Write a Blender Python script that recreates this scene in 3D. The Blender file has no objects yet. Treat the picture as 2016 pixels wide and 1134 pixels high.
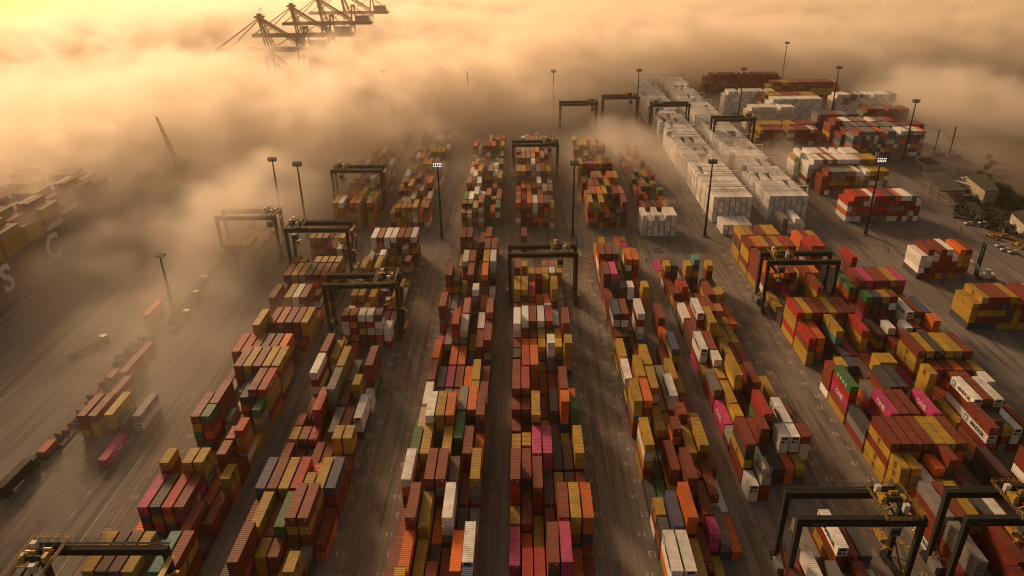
import bpy, math, random
import numpy as np
from mathutils import Vector, Matrix
from mathutils.bvhtree import BVHTree
R = math.radians
SC = bpy.context.scene
COL = SC.collection

# ------------------------------------------------------------------ camera
CAM_P, CAM_YAW, CAM_ROLL, CAM_H, CAM_F = R(26), R(0.96), R(0.8), 136.0, 1450.0
def cam_axes():
    f = Vector((-math.sin(CAM_YAW)*math.cos(CAM_P), math.cos(CAM_YAW)*math.cos(CAM_P), -math.sin(CAM_P)))
    r = Vector((math.cos(CAM_YAW), math.sin(CAM_YAW), 0))
    u = r.cross(f)
    r2 = r*math.cos(CAM_ROLL) - u*math.sin(CAM_ROLL)
    u2 = r*math.sin(CAM_ROLL) + u*math.cos(CAM_ROLL)
    return r2, u2, f
cam_d = bpy.data.cameras.new('camera')
cam = bpy.data.objects.new('camera', cam_d); COL.objects.link(cam)
_r, _u, _f = cam_axes()
m = Matrix((_r, _u, -_f)).transposed().to_4x4(); m.translation = Vector((0, 0, CAM_H))
cam.matrix_world = m
cam_d.sensor_width = 36.0; cam_d.lens = CAM_F/2016.0*36.0
cam_d.clip_start = 1.0; cam_d.clip_end = 30000.0
SC.camera = cam

# ------------------------------------------------------------------ light
SUN_EL, SUN_AZ = R(20.0), R(-30.0)          # azimuth measured from +Y towards +X
w = bpy.data.worlds.new('World'); SC.world = w; w.use_nodes = True
nt = w.node_tree; nt.nodes.clear()
sky = nt.nodes.new('ShaderNodeTexSky'); sky.sky_type = 'NISHITA'; sky.sun_disc = False
sky.sun_elevation = SUN_EL; sky.sun_rotation = SUN_AZ; sky.altitude = 100
sky.air_density = 1.6; sky.dust_density = 7.0; sky.ozone_density = 0.6
tint = nt.nodes.new('ShaderNodeMix'); tint.data_type = 'RGBA'; tint.blend_type = 'MULTIPLY'
tint.inputs[0].default_value = 1.0; tint.inputs[7].default_value = (1.0, 0.68, 0.46, 1)
bg = nt.nodes.new('ShaderNodeBackground'); bg.inputs[1].default_value = 0.078
wo = nt.nodes.new('ShaderNodeOutputWorld')
nt.links.new(sky.outputs[0], tint.inputs[6]); nt.links.new(tint.outputs[2], bg.inputs[0]); nt.links.new(bg.outputs[0], wo.inputs[0])
sd = bpy.data.lights.new('sun', 'SUN'); sd.energy = 3.1; sd.angle = R(10.0); sd.color = (1.0, 0.65, 0.37)
sun = bpy.data.objects.new('sun', sd); COL.objects.link(sun)
sun_dir = Vector((math.sin(SUN_AZ)*math.cos(SUN_EL), math.cos(SUN_AZ)*math.cos(SUN_EL), math.sin(SUN_EL)))
sun.rotation_euler = sun_dir.to_track_quat('Z', 'Y').to_euler(); sun.location = (0, 0, 300)
SC.view_settings.view_transform = 'Standard'; SC.view_settings.look = 'None'
SC.view_settings.exposure = 0.0; SC.view_settings.gamma = 1.0
SC.render.engine = 'CYCLES'
cy = SC.cycles
cy.max_bounces = 12; cy.diffuse_bounces = 2; cy.glossy_bounces = 2; cy.volume_bounces = 12; cy.transparent_max_bounces = 6
cy.volume_step_rate = 1.0; cy.volume_max_steps = 256
cy.use_denoising = True; cy.filter_width = 1.1
cy.sample_clamp_indirect = 4.0

# ------------------------------------------------------------------ tags
def tag(o, label=None, cat=None, group=None, kind=None):
    if label: o['label'] = label
    if cat: o['category'] = cat
    if group: o['group'] = group
    if kind: o['kind'] = kind
    return o
def empty(name, loc, rz=0, label=None, cat=None, group=None):
    o = bpy.data.objects.new(name, None); COL.objects.link(o)
    o.location = loc; o.rotation_euler = (0, 0, rz); o.empty_display_size = 0.5
    return tag(o, label, cat, group)
def copy_tree(o, parent=None):
    c = o.copy(); COL.objects.link(c)
    if parent is not None: c.parent = parent
    for ch in list(o.children): copy_tree(ch, c)
    return c

# ------------------------------------------------------------------ mesh builder
class MB:
    def __init__(s): s.v, s.f = [], []
    def box(s, x0, x1, y0, y1, z0, z1):
        n = len(s.v)
        s.v += [(x0,y0,z0),(x1,y0,z0),(x1,y1,z0),(x0,y1,z0),(x0,y0,z1),(x1,y0,z1),(x1,y1,z1),(x0,y1,z1)]
        s.f += [(n,n+3,n+2,n+1),(n+4,n+5,n+6,n+7),(n,n+1,n+5,n+4),(n+1,n+2,n+6,n+5),(n+2,n+3,n+7,n+6),(n+3,n,n+4,n+7)]
        return s
    def bar(s, a, b, w, h=None):
        h = h or w
        a, b = Vector(a), Vector(b); d = (b-a).normalized()
        up = Vector((0,0,1)) if abs(d.z) < 0.95 else Vector((0,1,0))
        r = d.cross(up).normalized(); u = r.cross(d)
        n = len(s.v)
        for p in (a, b):
            for i, j in ((-1,-1),(1,-1),(1,1),(-1,1)): s.v.append(tuple(p+r*(i*w/2)+u*(j*h/2)))
        s.f += [(n,n+3,n+2,n+1),(n+4,n+5,n+6,n+7),(n,n+1,n+5,n+4),(n+1,n+2,n+6,n+5),(n+2,n+3,n+7,n+6),(n+3,n,n+4,n+7)]
        return s
    def tube(s, a, b, r0, r1=None, n=10, cap=True):
        r1 = r0 if r1 is None else r1
        a, b = Vector(a), Vector(b); d = (b-a).normalized()
        up = Vector((0,0,1)) if abs(d.z) < 0.95 else Vector((0,1,0))
        r = d.cross(up).normalized(); u = r.cross(d); k = len(s.v)
        for p, rr in ((a, r0), (b, r1)):
            for i in range(n):
                t = 2*math.pi*i/n; s.v.append(tuple(p+r*(rr*math.cos(t))+u*(rr*math.sin(t))))
        for i in range(n): s.f.append((k+i, k+(i+1)%n, k+n+(i+1)%n, k+n+i))
        if cap: s.f += [tuple(k+i for i in reversed(range(n))), tuple(k+n+i for i in range(n))]
        return s
    def lathe(s, c, prof, n=14, axis='Y'):
        k = len(s.v); c = Vector(c)
        for (t, rr) in prof:
            for i in range(n):
                q = 2*math.pi*i/n
                if axis == 'Y': s.v.append(tuple(c+Vector((rr*math.cos(q), t, rr*math.sin(q)))))
                else: s.v.append(tuple(c+Vector((rr*math.cos(q), rr*math.sin(q), t))))
        for j in range(len(prof)-1):
            for i in range(n):
                a, b = k+j*n+i, k+j*n+(i+1)%n
                s.f.append((a, b, b+n, a+n) if axis == 'Z' else (b, a, a+n, b+n))
        return s
    def poly(s, pts):
        n = len(s.v); s.v += [tuple(p) for p in pts]; s.f.append(tuple(range(n, n+len(pts)))); return s
    def mesh(s, name, mat, smooth=False):
        me = bpy.data.meshes.new(name); me.from_pydata(s.v, [], s.f)
        if mat: me.materials.append(mat)
        if smooth: me.polygons.foreach_set('use_smooth', [True]*len(me.polygons))
        me.update(); return me
    def build(s, name, mat, parent=None, smooth=False):
        o = bpy.data.objects.new(name, s.mesh(name, mat, smooth)); COL.objects.link(o)
        if parent is not None: o.parent = parent
        return o
def put(name, me, parent=None, loc=None, color=None):
    o = bpy.data.objects.new(name, me); COL.objects.link(o)
    if parent is not None: o.parent = parent
    if loc: o.location = loc
    if color: o.color = color
    return o

# ------------------------------------------------------------------ materials
def lin(c):
    return tuple((x/12.92 if x <= 0.04045 else ((x+0.055)/1.055)**2.4) for x in c)
def mat(name, col=(.5,.5,.5), rough=.6, metal=0., var=.25, scale=1.5, bump=0., emit=None, dirt=None):
    M = bpy.data.materials.new(name); M.use_nodes = True; n = M.node_tree; b = n.nodes['Principled BSDF']
    b.inputs['Roughness'].default_value = rough; b.inputs['Metallic'].default_value = metal
    tc = n.nodes.new('ShaderNodeTexCoord'); nz = n.nodes.new('ShaderNodeTexNoise')
    nz.inputs['Scale'].default_value = scale; nz.inputs['Detail'].default_value = 5; nz.inputs['Roughness'].default_value = .65
    n.links.new(tc.outputs['Object'], nz.inputs['Vector'])
    cr = n.nodes.new('ShaderNodeValToRGB'); n.links.new(nz.outputs['Fac'], cr.inputs['Fac'])
    lo = tuple(c*(1-var) for c in col); hi = tuple(min(1, c*(1+var)) for c in col)
    if dirt: lo = dirt
    cr.color_ramp.elements[0].position = .32; cr.color_ramp.elements[0].color = (*lo, 1)
    cr.color_ramp.elements[1].position = .68; cr.color_ramp.elements[1].color = (*hi, 1)
    n.links.new(cr.outputs[0], b.inputs['Base Color'])
    if bump:
        bp = n.nodes.new('ShaderNodeBump'); bp.inputs['Strength'].default_value = bump
        n.links.new(nz.outputs['Fac'], bp.inputs['Height']); n.links.new(bp.outputs[0], b.inputs['Normal'])
    if emit:
        b.inputs['Emission Color'].default_value = (*emit[0], 1); b.inputs['Emission Strength'].default_value = emit[1]
    return M
PAL = {'R':(.23,.038,.017),'r':(.46,.030,.016),'O':(.70,.15,.012),'Y':(.48,.30,.030),'W':(.90,.89,.86),'G':(.22,.21,.20),
       'K':(.060,.062,.070),'B':(.060,.075,.16),'b':(.035,.10,.33),'P':(.56,.045,.20),'E':(.050,.17,.055),'T':(.10,.30,.26),
       'C':(.42,.33,.24),'V':(.12,.065,.065),'S':(.40,.13,.075),'*':(.40,.39,.36)}
CNAME = {'R':'rust red','r':'bright red','O':'orange','Y':'mustard yellow','W':'pale grey','G':'mid grey','K':'dark grey','B':'navy',
         'b':'bright blue','P':'pink','E':'green','T':'teal','C':'cream','V':'maroon','S':'salmon','*':'silver tank'}
def paint(name, source, corr, fade=(.68,1.3), rust=.65):
    """weathered container paint; colour from the object (source 'obj') or from a colour attribute"""
    M = bpy.data.materials.new(name); M.use_nodes = True; n = M.node_tree; L = n.links; b = n.nodes['Principled BSDF']
    b.inputs['Roughness'].default_value = .62; b.inputs['Specular IOR Level'].default_value = .35
    oi = n.nodes.new('ShaderNodeObjectInfo'); geo = n.nodes.new('ShaderNodeNewGeometry')
    if source == 'obj': colr = oi.outputs['Color']
    else:
        at = n.nodes.new('ShaderNodeAttribute'); at.attribute_name = 'Col'; colr = at.outputs['Color']
    # broad fading
    nz = n.nodes.new('ShaderNodeTexNoise'); nz.inputs['Scale'].default_value = .35; nz.inputs['Detail'].default_value = 6; nz.inputs['Roughness'].default_value = .7
    L.new(geo.outputs['Position'], nz.inputs['Vector'])
    mr = n.nodes.new('ShaderNodeMapRange'); mr.inputs[1].default_value = .3; mr.inputs[2].default_value = .7; mr.inputs[3].default_value = fade[0]; mr.inputs[4].default_value = fade[1]
    L.new(nz.outputs['Fac'], mr.inputs[0])
    sc = n.nodes.new('ShaderNodeVectorMath'); sc.operation = 'SCALE'; L.new(colr, sc.inputs[0]); L.new(mr.outputs[0], sc.inputs['Scale'])
    # dust settled on upward faces, a property of the paint there
    sep = n.nodes.new('ShaderNodeSeparateXYZ'); L.new(geo.outputs['Normal'], sep.inputs[0])
    up = n.nodes.new('ShaderNodeMath'); up.operation = 'MULTIPLY'; up.inputs[1].default_value = .08; up.use_clamp = True; L.new(sep.outputs['Z'], up.inputs[0])
    mx = n.nodes.new('ShaderNodeMix'); mx.data_type = 'RGBA'; mx.inputs[7].default_value = (.26,.20,.15,1)
    L.new(up.outputs[0], mx.inputs[0]); L.new(sc.outputs[0], mx.inputs[6])
    # rust blotches
    n2 = n.nodes.new('ShaderNodeTexNoise'); n2.inputs['Scale'].default_value = 1.1; n2.inputs['Detail'].default_value = 8; n2.inputs['Roughness'].default_value = .75; n2.inputs['Distortion'].default_value = .6
    L.new(geo.outputs['Position'], n2.inputs['Vector'])
    m2 = n.nodes.new('ShaderNodeMapRange'); m2.inputs[1].default_value = .60; m2.inputs[2].default_value = .72; m2.inputs[4].default_value = rust; L.new(n2.outputs['Fac'], m2.inputs[0])
    m3 = n.nodes.new('ShaderNodeMix'); m3.data_type = 'RGBA'; m3.inputs[7].default_value = (.10,.045,.025,1)
    L.new(m2.outputs[0], m3.inputs[0]); L.new(mx.outputs[2], m3.inputs[6])
    L.new(m3.outputs[2], b.inputs['Base Color'])
    if corr:
        sp = n.nodes.new('ShaderNodeSeparateXYZ'); L.new(geo.outputs['Position'], sp.inputs[0])
        wv = n.nodes.new('ShaderNodeMath'); wv.operation = 'SINE'
        mu = n.nodes.new('ShaderNodeMath'); mu.operation = 'MULTIPLY'; mu.inputs[1].default_value = 2*math.pi/.56
        L.new(sp.outputs['Y'], mu.inputs[0]); L.new(mu.outputs[0], wv.inputs[0])
        bp = n.nodes.new('ShaderNodeBump'); bp.inputs['Strength'].default_value = .6; bp.inputs['Distance'].default_value = .05
        L.new(wv.outputs[0], bp.inputs['Height']); L.new(bp.outputs[0], b.inputs['Normal'])
    return M
M_OBJ = paint('container_paint', 'obj', False)
M_ATT = paint('container_paint_far', 'att', True, (.92,1.08), .15)
M_DK = mat('dark_steel', (.022,.024,.018), .8, 0, .3, .8)
M_QUAY = mat('quay_crane_paint', (.20,.155,.115), .8, 0, .2, .3)
M_GREEN = mat('crane_green_black', (.010,.014,.009), .9, .0, .35, .5)
M_BEAM = mat('crane_beam_dust', (.011,.010,.008), .95, 0, .3, .4)
M_YEL = mat('machinery_yellow', (.55,.36,.05), .45, 0, .3, 1.5, dirt=(.20,.11,.03))
M_WHT = mat('white_paint', (.62,.61,.58), .5, 0, .15, 1.0)
M_GRY = mat('grey_galvanised', (.26,.26,.26), .5, .3, .2, 1.0)
M_BLK = mat('rubber_black', (.022,.022,.024), .85, 0, .2, 2)
M_GLS = mat('dark_glass', (.02,.03,.035), .12, 0, .1, 1)
M_RUST = mat('rusty_steel', (.20,.075,.035), .8, 0, .35, 1.2)
M_TANK = mat('tank_steel', (.50,.49,.46), .35, .4, .2, .8)
M_LWHITE = mat('lettering_white', (.80,.80,.78), .6, 0, .08, 2)
M_LBLACK = mat('lettering_black', (.03,.035,.045), .6, 0, .1, 2)
M_LAMP = mat('lamp_lit', (.9,.9,.85), .4, 0, .02, 1, emit=((1.0,.97,.86), 2.6))
M_LAMPOFF = mat('lamp_unlit', (.20,.19,.17), .4, .3, .2, 1)
# ------------------------------------------------------------------ containers
TZ, CW, CHT, PX, SY, Y0 = 2.70, 2.44, 2.59, 2.85, 6.67, 3.3
BX = dict(A=-97.3, B=-67.7, C=-30.7, D=-3.5, E=31.9, F=58.5, G=96.5, H=122.9)
PB = dict(A=2.97, B=2.95, C=2.85, D=2.85, E=2.88, F=2.88, G=2.88, H=2.97)
# survey notes of the stacks: crop name, then x y of the front left top corner, letters of the stack from the top down (s = short box)
CR={'c1':(0,734,2.835),'c2':(350,834,3.78),'c3':(400,560,3.78),'c4':(750,834,3.78),'c5':(800,560,3.78),
'd7':(980,1000,8.465),'d8':(980,460,7.56),'c6':(850,300,3.78),'c7':(1150,560,3.78),'c8':(1150,834,3.78),
'cl':(400,300,3.78),'cr':(1250,300,3.78),'c10':(1430,430,6.064),'c9':(1566,560,3.78),'c9b':(1566,834,3.78),'c11':(1766,640,6.064),'c12':(1616,300,3.78)}
D={}
D['A']='''
c1 765 745 P/K/R, 833 745 K, 895 745 r, 965 745 R/P/R, 900 480 Ys/R/Y, 782 866 O, 845 866 R, 450 1105 Y, 520 1105 V, 598 1105 V, 670 1105 Y, 830 1105 T/T, 905 1105 R/Y/R, 1070 235 R, 1070 305 R/R
c2 45 260 Ys/Y, 125 260 Ys/Y, 290 250 Rs/R/O, 318 435 Ys/Y, 190 752 R/R, 10 775 R/R, 105 30 Rs/R, 415 30 rs/Y, 350 90 Rs
c3 462 112 R/R, 583 112 Y/Y, 642 112 W/W, 697 112 R/R, 817 90 Rs/W, 335 305 Y/Y, 465 302 R/R, 525 302 S/S, 588 302 R/R, 652 302 R/R, 718 302 Y/Y/Y, 210 495 r/R, 275 495 r/Y, 333 495 R/R, 403 495 V/R, 470 495 R/Y, 540 495 O/O, 220 608 R, 288 608 Y/G, 352 608 R, 435 585 Y, 505 585 Y, 320 743 R/K, 390 743 r/R, 468 748 r/Y/Y, 52 868 R, 125 868 V, 195 868 V, 265 868 B, 337 868 R, 5 972 Es/R, 212 965 Ys/Y, 358 965 Es/*, 225 1070 rs/Y, 140 985 *s/*
cl 437 350 R/Y, 485 350 Y, 610 348 Y/Y, 655 348 Y/Y, 755 305 Ys/Y, 582 925 R/R, 637 925 Y/Y, 693 925 Y/Y, 748 925 V/O, 800 925 R/O, 855 925 R, 913 925 R/Y, 765 640 Ys/R, 825 640 Ys, 873 640 Rs, 922 648 Rs, 970 640 Ys, 1018 640 Ys/V, 945 710 Rs/V, 995 712 Ws/W, 1042 712 Rs, 680 805 Rs, 732 805 Ys, 835 805 Ys/Y, 890 805 Ys/Y, 940 805 Ys/Y, 992 805 Ys/Y'''
D['B']='''
cl 1255 635 W/W, 1297 635 R/O, 1345 635 W/W, 1393 635 W/V, 1445 635 R/V, 1498 635 R/V, 1545 630 W/R, 1145 865 Y/Y, 1250 865 Y/Y, 1340 795 Ys/Y, 1395 795 Ys/Y, 1447 795 Ys/Y, 1500 795 Rs/Y, 1045 1075 Y/Y, 1105 1075 Y/Y, 1157 1075 Y/Y, 1213 1075 Y/Y, 1270 1075 r/R, 1330 1075 R/R, 1388 1075 Y/Y, 1280 740 *s, 1320 745 Ws, 1480 725 *s
c3 1077 180 Rs, 1133 180 Rs, 1197 180 Ys, 1308 175 Rs/R, 1367 175 Rs, 990 242 Rs/W/W, 1047 242 Ws/r/W, 1105 242 Rs/O/R, 1168 242 Ws/V/Y, 1228 242 Ws/r/W, 1288 242 Vs/W/W, 1357 335 Ws/W/r, 850 490 R/R, 930 545 Y/W/W, 1005 600 Y/Y, 775 645 W/r/W, 1190 600 R/R/R, 1268 670 W/W, 935 765 G/G/G, 1090 760 Ys/Y/Y, 795 915 r/R/R, 1105 975 W/W/V, 1200 860 Ws/W, 680 1060 Rs/R, 900 1105 G/G
c2 825 130 Ys, 890 130 Rs/R, 975 130 rs, 1127 128 Ys/Y, 1215 128 Ys/Y, 622 345 R/K, 708 335 R/P, 952 332 R/R, 1130 335 O/O/R, 570 497 B/K, 660 500 R, 740 497 Y/Y, 828 495 r, 918 467 Ys, 1005 485 Y, 1082 490 B/R, 530 740 Y/Y, 450 818 R/R, 715 765 E/E, 793 735 R/Y/R, 885 730 R/Y/R, 380 1005 R/R, 573 1003 Ys/Y, 662 1003 Rs/R, 780 1085 Ys/Y'''
D['C']='''
c6 200 630 R/R, 248 630 R/Y, 350 680 R/R, 400 635 R, 95 900 R/R/O, 152 950 V/Y/E, 222 805 W/R, 272 805 R/V, 258 905 R/R, 380 800 Y/R, 390 715 R, 438 715 R, 430 805 W/W/G, 365 900 O/R/G
c5 235 157 R/R/G/P, 335 280 r/r/G, 413 200 S/W, 400 320 W/G/R, 588 195 S/R/R, 520 325 W/R, 568 410 R/R/*, 508 470 R/R, 487 52 Ws/G/V, 600 58 Ws/G, 228 450 Ps, 285 435 C/R, 195 545 O/O, 316 585 O/R, 383 585 O/R, 152 690 R/O, 432 752 O/K, 492 692 Y/Y, 545 870 R, 515 940 R/B/R, 228 760 G, 295 755 P, 110 873 W/W, 137 945 W/Y/O, 232 930 Y, 258 935 G/R, 292 945 O/O/r, 405 940 G/K, 442 943 O/V/Y, 68 1073 C/G, 350 1118 E/E
c4 225 200 E, 308 203 Y/Y, 448 195 Y/R, 608 193 R/R, 143 425 W/O/R/Y, 317 422 R/V, 408 425 R/G, 505 440 V/G, 660 415 Y/G/G/R, 172 712 R/R, 273 787 Y/Y/R, 455 705 W/W/G, 585 635 R/R, 665 905 G/G, 610 1035 W/R, 515 1110 O/Y, 128 1112 O/R, 240 1130 Y/R, 60 1180 R, 90 1350 Y/Y, 288 1350 R/R, 588 1345 b/G'''
D['D']='''
c4 970 432 R/r/r, 1053 432 R, 1055 725 R/R, 1135 215 P, 1213 215 P/P, 1143 457 R/R/r, 1443 213 Y/Y, 1400 715 Y/Y/R, 1510 715 O/O/K/R, 1325 720 R/R, 1150 935 Y, 1230 920 R/K, 958 1043 P/P, 1060 1040 R/K, 1255 1038 R/K, 1352 1038 P/P
d7 430 1400 r/R, 655 1400 r/R, 880 1400 W/W, 1105 1400 O/R, 1345 1420 R
c5 797 290 W/W/R, 855 290 W/W/R, 914 290 R/R, 977 290 W/Y, 1032 290 r/R, 1098 290 W/W, 1157 287 R/R/R, 982 388 Ys/Y, 1043 388 Es/E, 1107 388 Ys/Y, 860 390 Rs, 920 390 Rs, 793 465 Rs/K/Y, 985 462 Ys/Y/K, 1053 462 Ws/W/G/G/R, 1115 462 Ys/Y/K, 1177 462 Ys/Y/Y/Y/K, 858 595 r, 925 595 O/O/Y, 790 770 R/R, 858 770 r/R, 1133 770 R/R, 1070 955 G/G, 1145 905 Os/O/O/B/B, 1225 905 Es/E/R/r, 790 908 Rs/R/E, 862 908 Rs/R/E/O, 930 960 Y/K/R, 995 990 R
d8 240 842 Y/Y, 350 840 Y/K, 455 935 r/R, 345 475 Ys/Y, 255 525 R/R, 450 575 Ys/Y/R, 560 575 Ss/R/R/R, 663 575 Ys/Y, 772 573 Ws, 868 570 Ys/Y/Y, 655 467 Ss, 757 467 Ss, 865 467 Ys, 665 675 Ys/Y, 795 832 Y/Y/R, 235 1140 Rs, 345 1140 Ys, 455 1140 Os, 570 1140 Rs, 690 1140 Ws
c6 663 632 R/Y'''
D['E']='''
c6 1205 745 Y/O/R, 1250 760 R, 1300 760 R, 1350 765 V, 1398 780 E/O, 1450 800 O/W, 1500 800 O/R/r, 1435 725 P, 1230 905 R/Y, 1290 905 R/V, 1340 905 P/G
c7 185 118 R/R, 275 28 Ks/K, 335 25 Ws/W/V, 385 45 Vs/V, 440 25 Ys/Y/O, 228 238 B/W/R, 290 240 R/W/Y, 410 238 W/r/W/W, 540 250 R/R/R, 598 240 R/R/R, 255 550 Y/R, 385 575 R/R, 445 600 Y, 640 455 B/Y/R/R, 292 702 W/K, 355 705 R, 425 705 Y, 490 765 Y, 520 765 E, 630 703 Y/Y, 385 850 Y/Y, 415 988 Y/Y, 470 880 O/R, 540 935 Y, 615 820 W/W/P, 690 965 Rs/R, 715 1060 Rs/O/O, 560 1110 Y/Y, 790 1130 Y/R
c8 475 165 Y/W/Y/R, 553 75 Y, 620 293 R/R/Y/R, 710 85 Rs/O, 790 200 Y, 858 138 Y/R, 785 370 R/V, 940 358 R/R, 850 620 R/R/*, 762 688 O/O, 935 552 R/W/P, 600 640 E, 547 710 Ys/R/W, 635 770 B/K, 970 835 Ps/P, 1015 690 W, 690 1128 W/W, 790 1134 W, 905 1075 R/R'''
D['F']='''
c7 668 52 Rs/Y, 725 20 rs/R/R, 840 45 Rs/R, 985 90 Ys/Y/R, 718 262 W/G, 780 245 O/O, 835 210 W/R, 925 260 Y/Y, 930 205 R, 985 205 Ss/Y/*, 1063 243 O/O, 1045 305 Ys/Y, 865 470 W/W/R, 950 480 R/K, 965 570 Ws/R/Y, 1060 545 Y/Y, 1130 590 R, 1190 570 R, 1125 745 O/O, 1010 800 G, 1265 720 R/R/R, 1150 660 Y, 1390 845 Y, 1050 1035 P/P, 1120 975 Ys/Y, 1115 910 Y/Y, 1200 975 R, 1340 975 r/R, 1450 1010 W, 1240 1080 Rs/R, 1310 1060 Rs, 1080 1130 *s, 1165 1110 *s
c8 1365 80 Bs/r/K, 1445 95 Ws/W/W, 1525 90 Ws/W/R, 1605 90 Rs/W/W, 1170 265 Ys/Y, 1245 230 Ws, 1230 435 Ws/W, 1320 330 *s/*, 1405 315 K/K, 1140 180 *s, 1225 165 R, 1245 165 R
cr 215 860 Ys/R/R, 285 860 Ks/K/R, 375 840 Ys/Y/R, 445 810 Ts/B/Y/K, 535 835 Ys/R/R/B, 345 990 rs/R/Y, 455 1035 Rs, 285 1030 Rs/Y, 610 1030 Ys/R/B, 530 1050 R, 175 860 P'''
D['G']='''
c10 190 190 Y/R/K/Y/Y, 255 190 Y, 410 190 R/V, 495 190 Y/V, 575 190 Y/V, 285 330 R/Y/Y/R/Y, 363 330 O/R, 440 330 Y/Y, 515 330 R, 600 325 Y, 690 325 r/R, 778 325 R/R, 395 480 R/R/R/R, 520 650 O/R/R, 690 648 O/K/P/O, 770 648 R/R/Y/K, 965 648 R/Y, 1050 645 O/Y, 1110 820 R/Y/Y
c9 20 205 r/Y/Y/r, 78 205 Y/Y, 137 208 R/R, 197 208 R/R, 268 208 Y/Y, 326 208 R/Y, 386 208 R/R, 103 400 r/R/Y/Y, 163 400 O/O, 303 335 Y/T/V, 490 330 r/Y/Y, 575 375 Y/Y, 213 540 Ys/Y/R/Y/Y, 305 655 Rs/R/R, 357 607 Ys/Y, 425 607 Bs/B, 515 560 Os/R, 570 625 Rs/R/Y, 650 610 Ys/Y, 720 610 Ys/Y, 410 765 E/r/P/R/Y, 730 768 K/R, 795 768 K/R, 725 970 P/R/P, 795 968 R/R, 870 962 R/R, 1040 960 P/R
c9b 730 150 R/Y/R/Y/Y, 808 150 R, 890 150 R, 973 150 R, 1060 150 Y/Y, 1142 150 Y/Y, 1220 150 R, 808 305 Ys/Y/Y/Y, 883 305 Ys, 985 305 bs, 1060 305 Os/R, 1140 300 Rs, 1080 560 W/R/W, 500 240 O/Y/Y'''
D['H']='''
c10 1075 260 Y/R, 985 265 R/R, 1050 345 r/R, 1140 345 r/R, 1500 465 r/R
c12 290 950 R/R/R, 343 950 P/r, 395 950 R/r, 455 950 R/Y, 517 950 Y/K, 570 950 P/r/R, 215 1015 E/O/R, 330 1090 Es/R, 415 1090 Bs/K, 480 1090 Ys/K, 540 1090 Rs/W, 620 1090 Ys/W, 700 1090 Ys/K
c9 835 205 W/W/W, 893 205 R/W/G, 957 210 B/O/O, 1010 265 Os/O, 700 320 Ws/K/K/K, 800 325 Ws/K, 540 130 Es/R/R, 670 130 Bs/K, 1450 1075 R/W/R, 1610 1058 W/W/R, 1690 1055 R/R
c11 260 320 R/Y/Y/R, 370 320 Y/V/K, 483 318 K/K, 605 308 Y, 718 318 Y, 825 318 R/V, 372 600 Ys/Y/Y, 510 512 Rs/R/R, 740 505 Os/R, 860 505 Rs, 940 510 Ys, 945 890 W/R/W, 1060 890 R/V, 1180 890 W/V, 1000 640 Ws, 1440 890 R/R/V, 740 1160 Y/Y
c9b 1330 470 r/Y, 1400 460 B/V, 1300 300 Y/Y, 1475 440 R, 1560 430 V, 1620 430 R'''

def ground_point(px, py, z=0.):
    d = _f*CAM_F + _r*(px-1008) - _u*(py-567); q = (z-CAM_H)/d.z; return d.x*q, d.y*q
def survey():
    items = []
    for b, txt in D.items():
        for ln in txt.strip().split('\n'):
            cn, rest = ln.split(' ', 1); ox, oy, s = CR[cn]
            for it in rest.split(','):
                x, y, c = it.split(); st = c.split('/'); sh = len(st[0]) > 1; st[0] = st[0][0]
                px, py = ox+float(x)/s, oy+float(y)/s; cs = []
                for t in range(len(st), 7 if b == 'H' else 6):
                    X, Y = ground_point(px, py, TZ*t); ci = (X-BX[b])/PB[b]
                    for k in {math.floor(ci), math.ceil(ci)}:
                        if k < 0 or k > 6: continue
                        j = round((Y-Y0)/SY); dx, dy = (ci-k)*PB[b], Y-Y0-j*SY
                        q = (dx/.6)**2+(dy/1.1)**2
                        if t == 6: q += 2
                        if t == 5 and b == 'D': q += 1
                        if t == 1: q += .25
                        if not sh and j % 2 == 0: q += 1.2
                        cs.append((q, t, k, j))
                items.append([0, len(items), b, sh, ''.join(st), cs, (b, cn, y, sh)])
    # boxes noted on one line of sight height stand on one tier
    rows = {}
    for it in items: rows.setdefault(it[6], []).append(it)
    for key, its in rows.items():
        if len(its) > 1:
            tot = {t: sum(min([q for q, tt, k, j in it[5] if tt == t] or [30]) for it in its) for t in range(1, 7)}
            bt = min(tot, key=lambda t: tot[t])
            for it in its: it[5] = [(q+(0 if t == bt else 5), t, k, j) for q, t, k, j in it[5]]
    for it in items:
        it[5].sort(); it[0] = it[5][0][0] if it[5] else 99
    taken, out = {}, []
    for limit in (16, 45):
        for it in sorted(items, key=lambda v: (v[0], v[1])):
            _, i, b, sh, st, cs, _k = it
            if i in {o[0] for o in out}: continue
            for q, t, k, j in cs:
                if q > limit: break
                cells = [(b,k,j)] if sh else [(b,k,j),(b,k,j+1)]
                if any(c in taken for c in cells): continue
                for c in cells: taken[c] = t
                out.append((i, b, k, j, sh, t, st)); break
    return out, taken
rnd = random.Random(7)
conts = []      # dict(x,y,z,L,c,block,col,row,tier,top)
MIX = 'RRRRRRYYYYYOOWGGKBVrEPSR'
def add_stack(block, x, y, L, n, cols, mix=MIX, col=0, slot=0, w=CW):
    seq = list(cols)
    for t in range(n, 0, -1):
        c = seq[n-t] if n-t < len(seq) else rnd.choice(mix)
        conts.append(dict(x=x+rnd.uniform(-.05,.05), y=y+rnd.uniform(-.10,.10), z=(t-1)*TZ, L=L, c=c, b=block, col=col, slot=slot, t=t, top=n-t))
found, occ = survey()
for _i, b, k, j, sh, t, st in found:
    add_stack(b, BX[b]+PB[b]*k, Y0+SY*j, 6.06 if sh else 12.19, t, st, col=k, slot=j)
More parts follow.
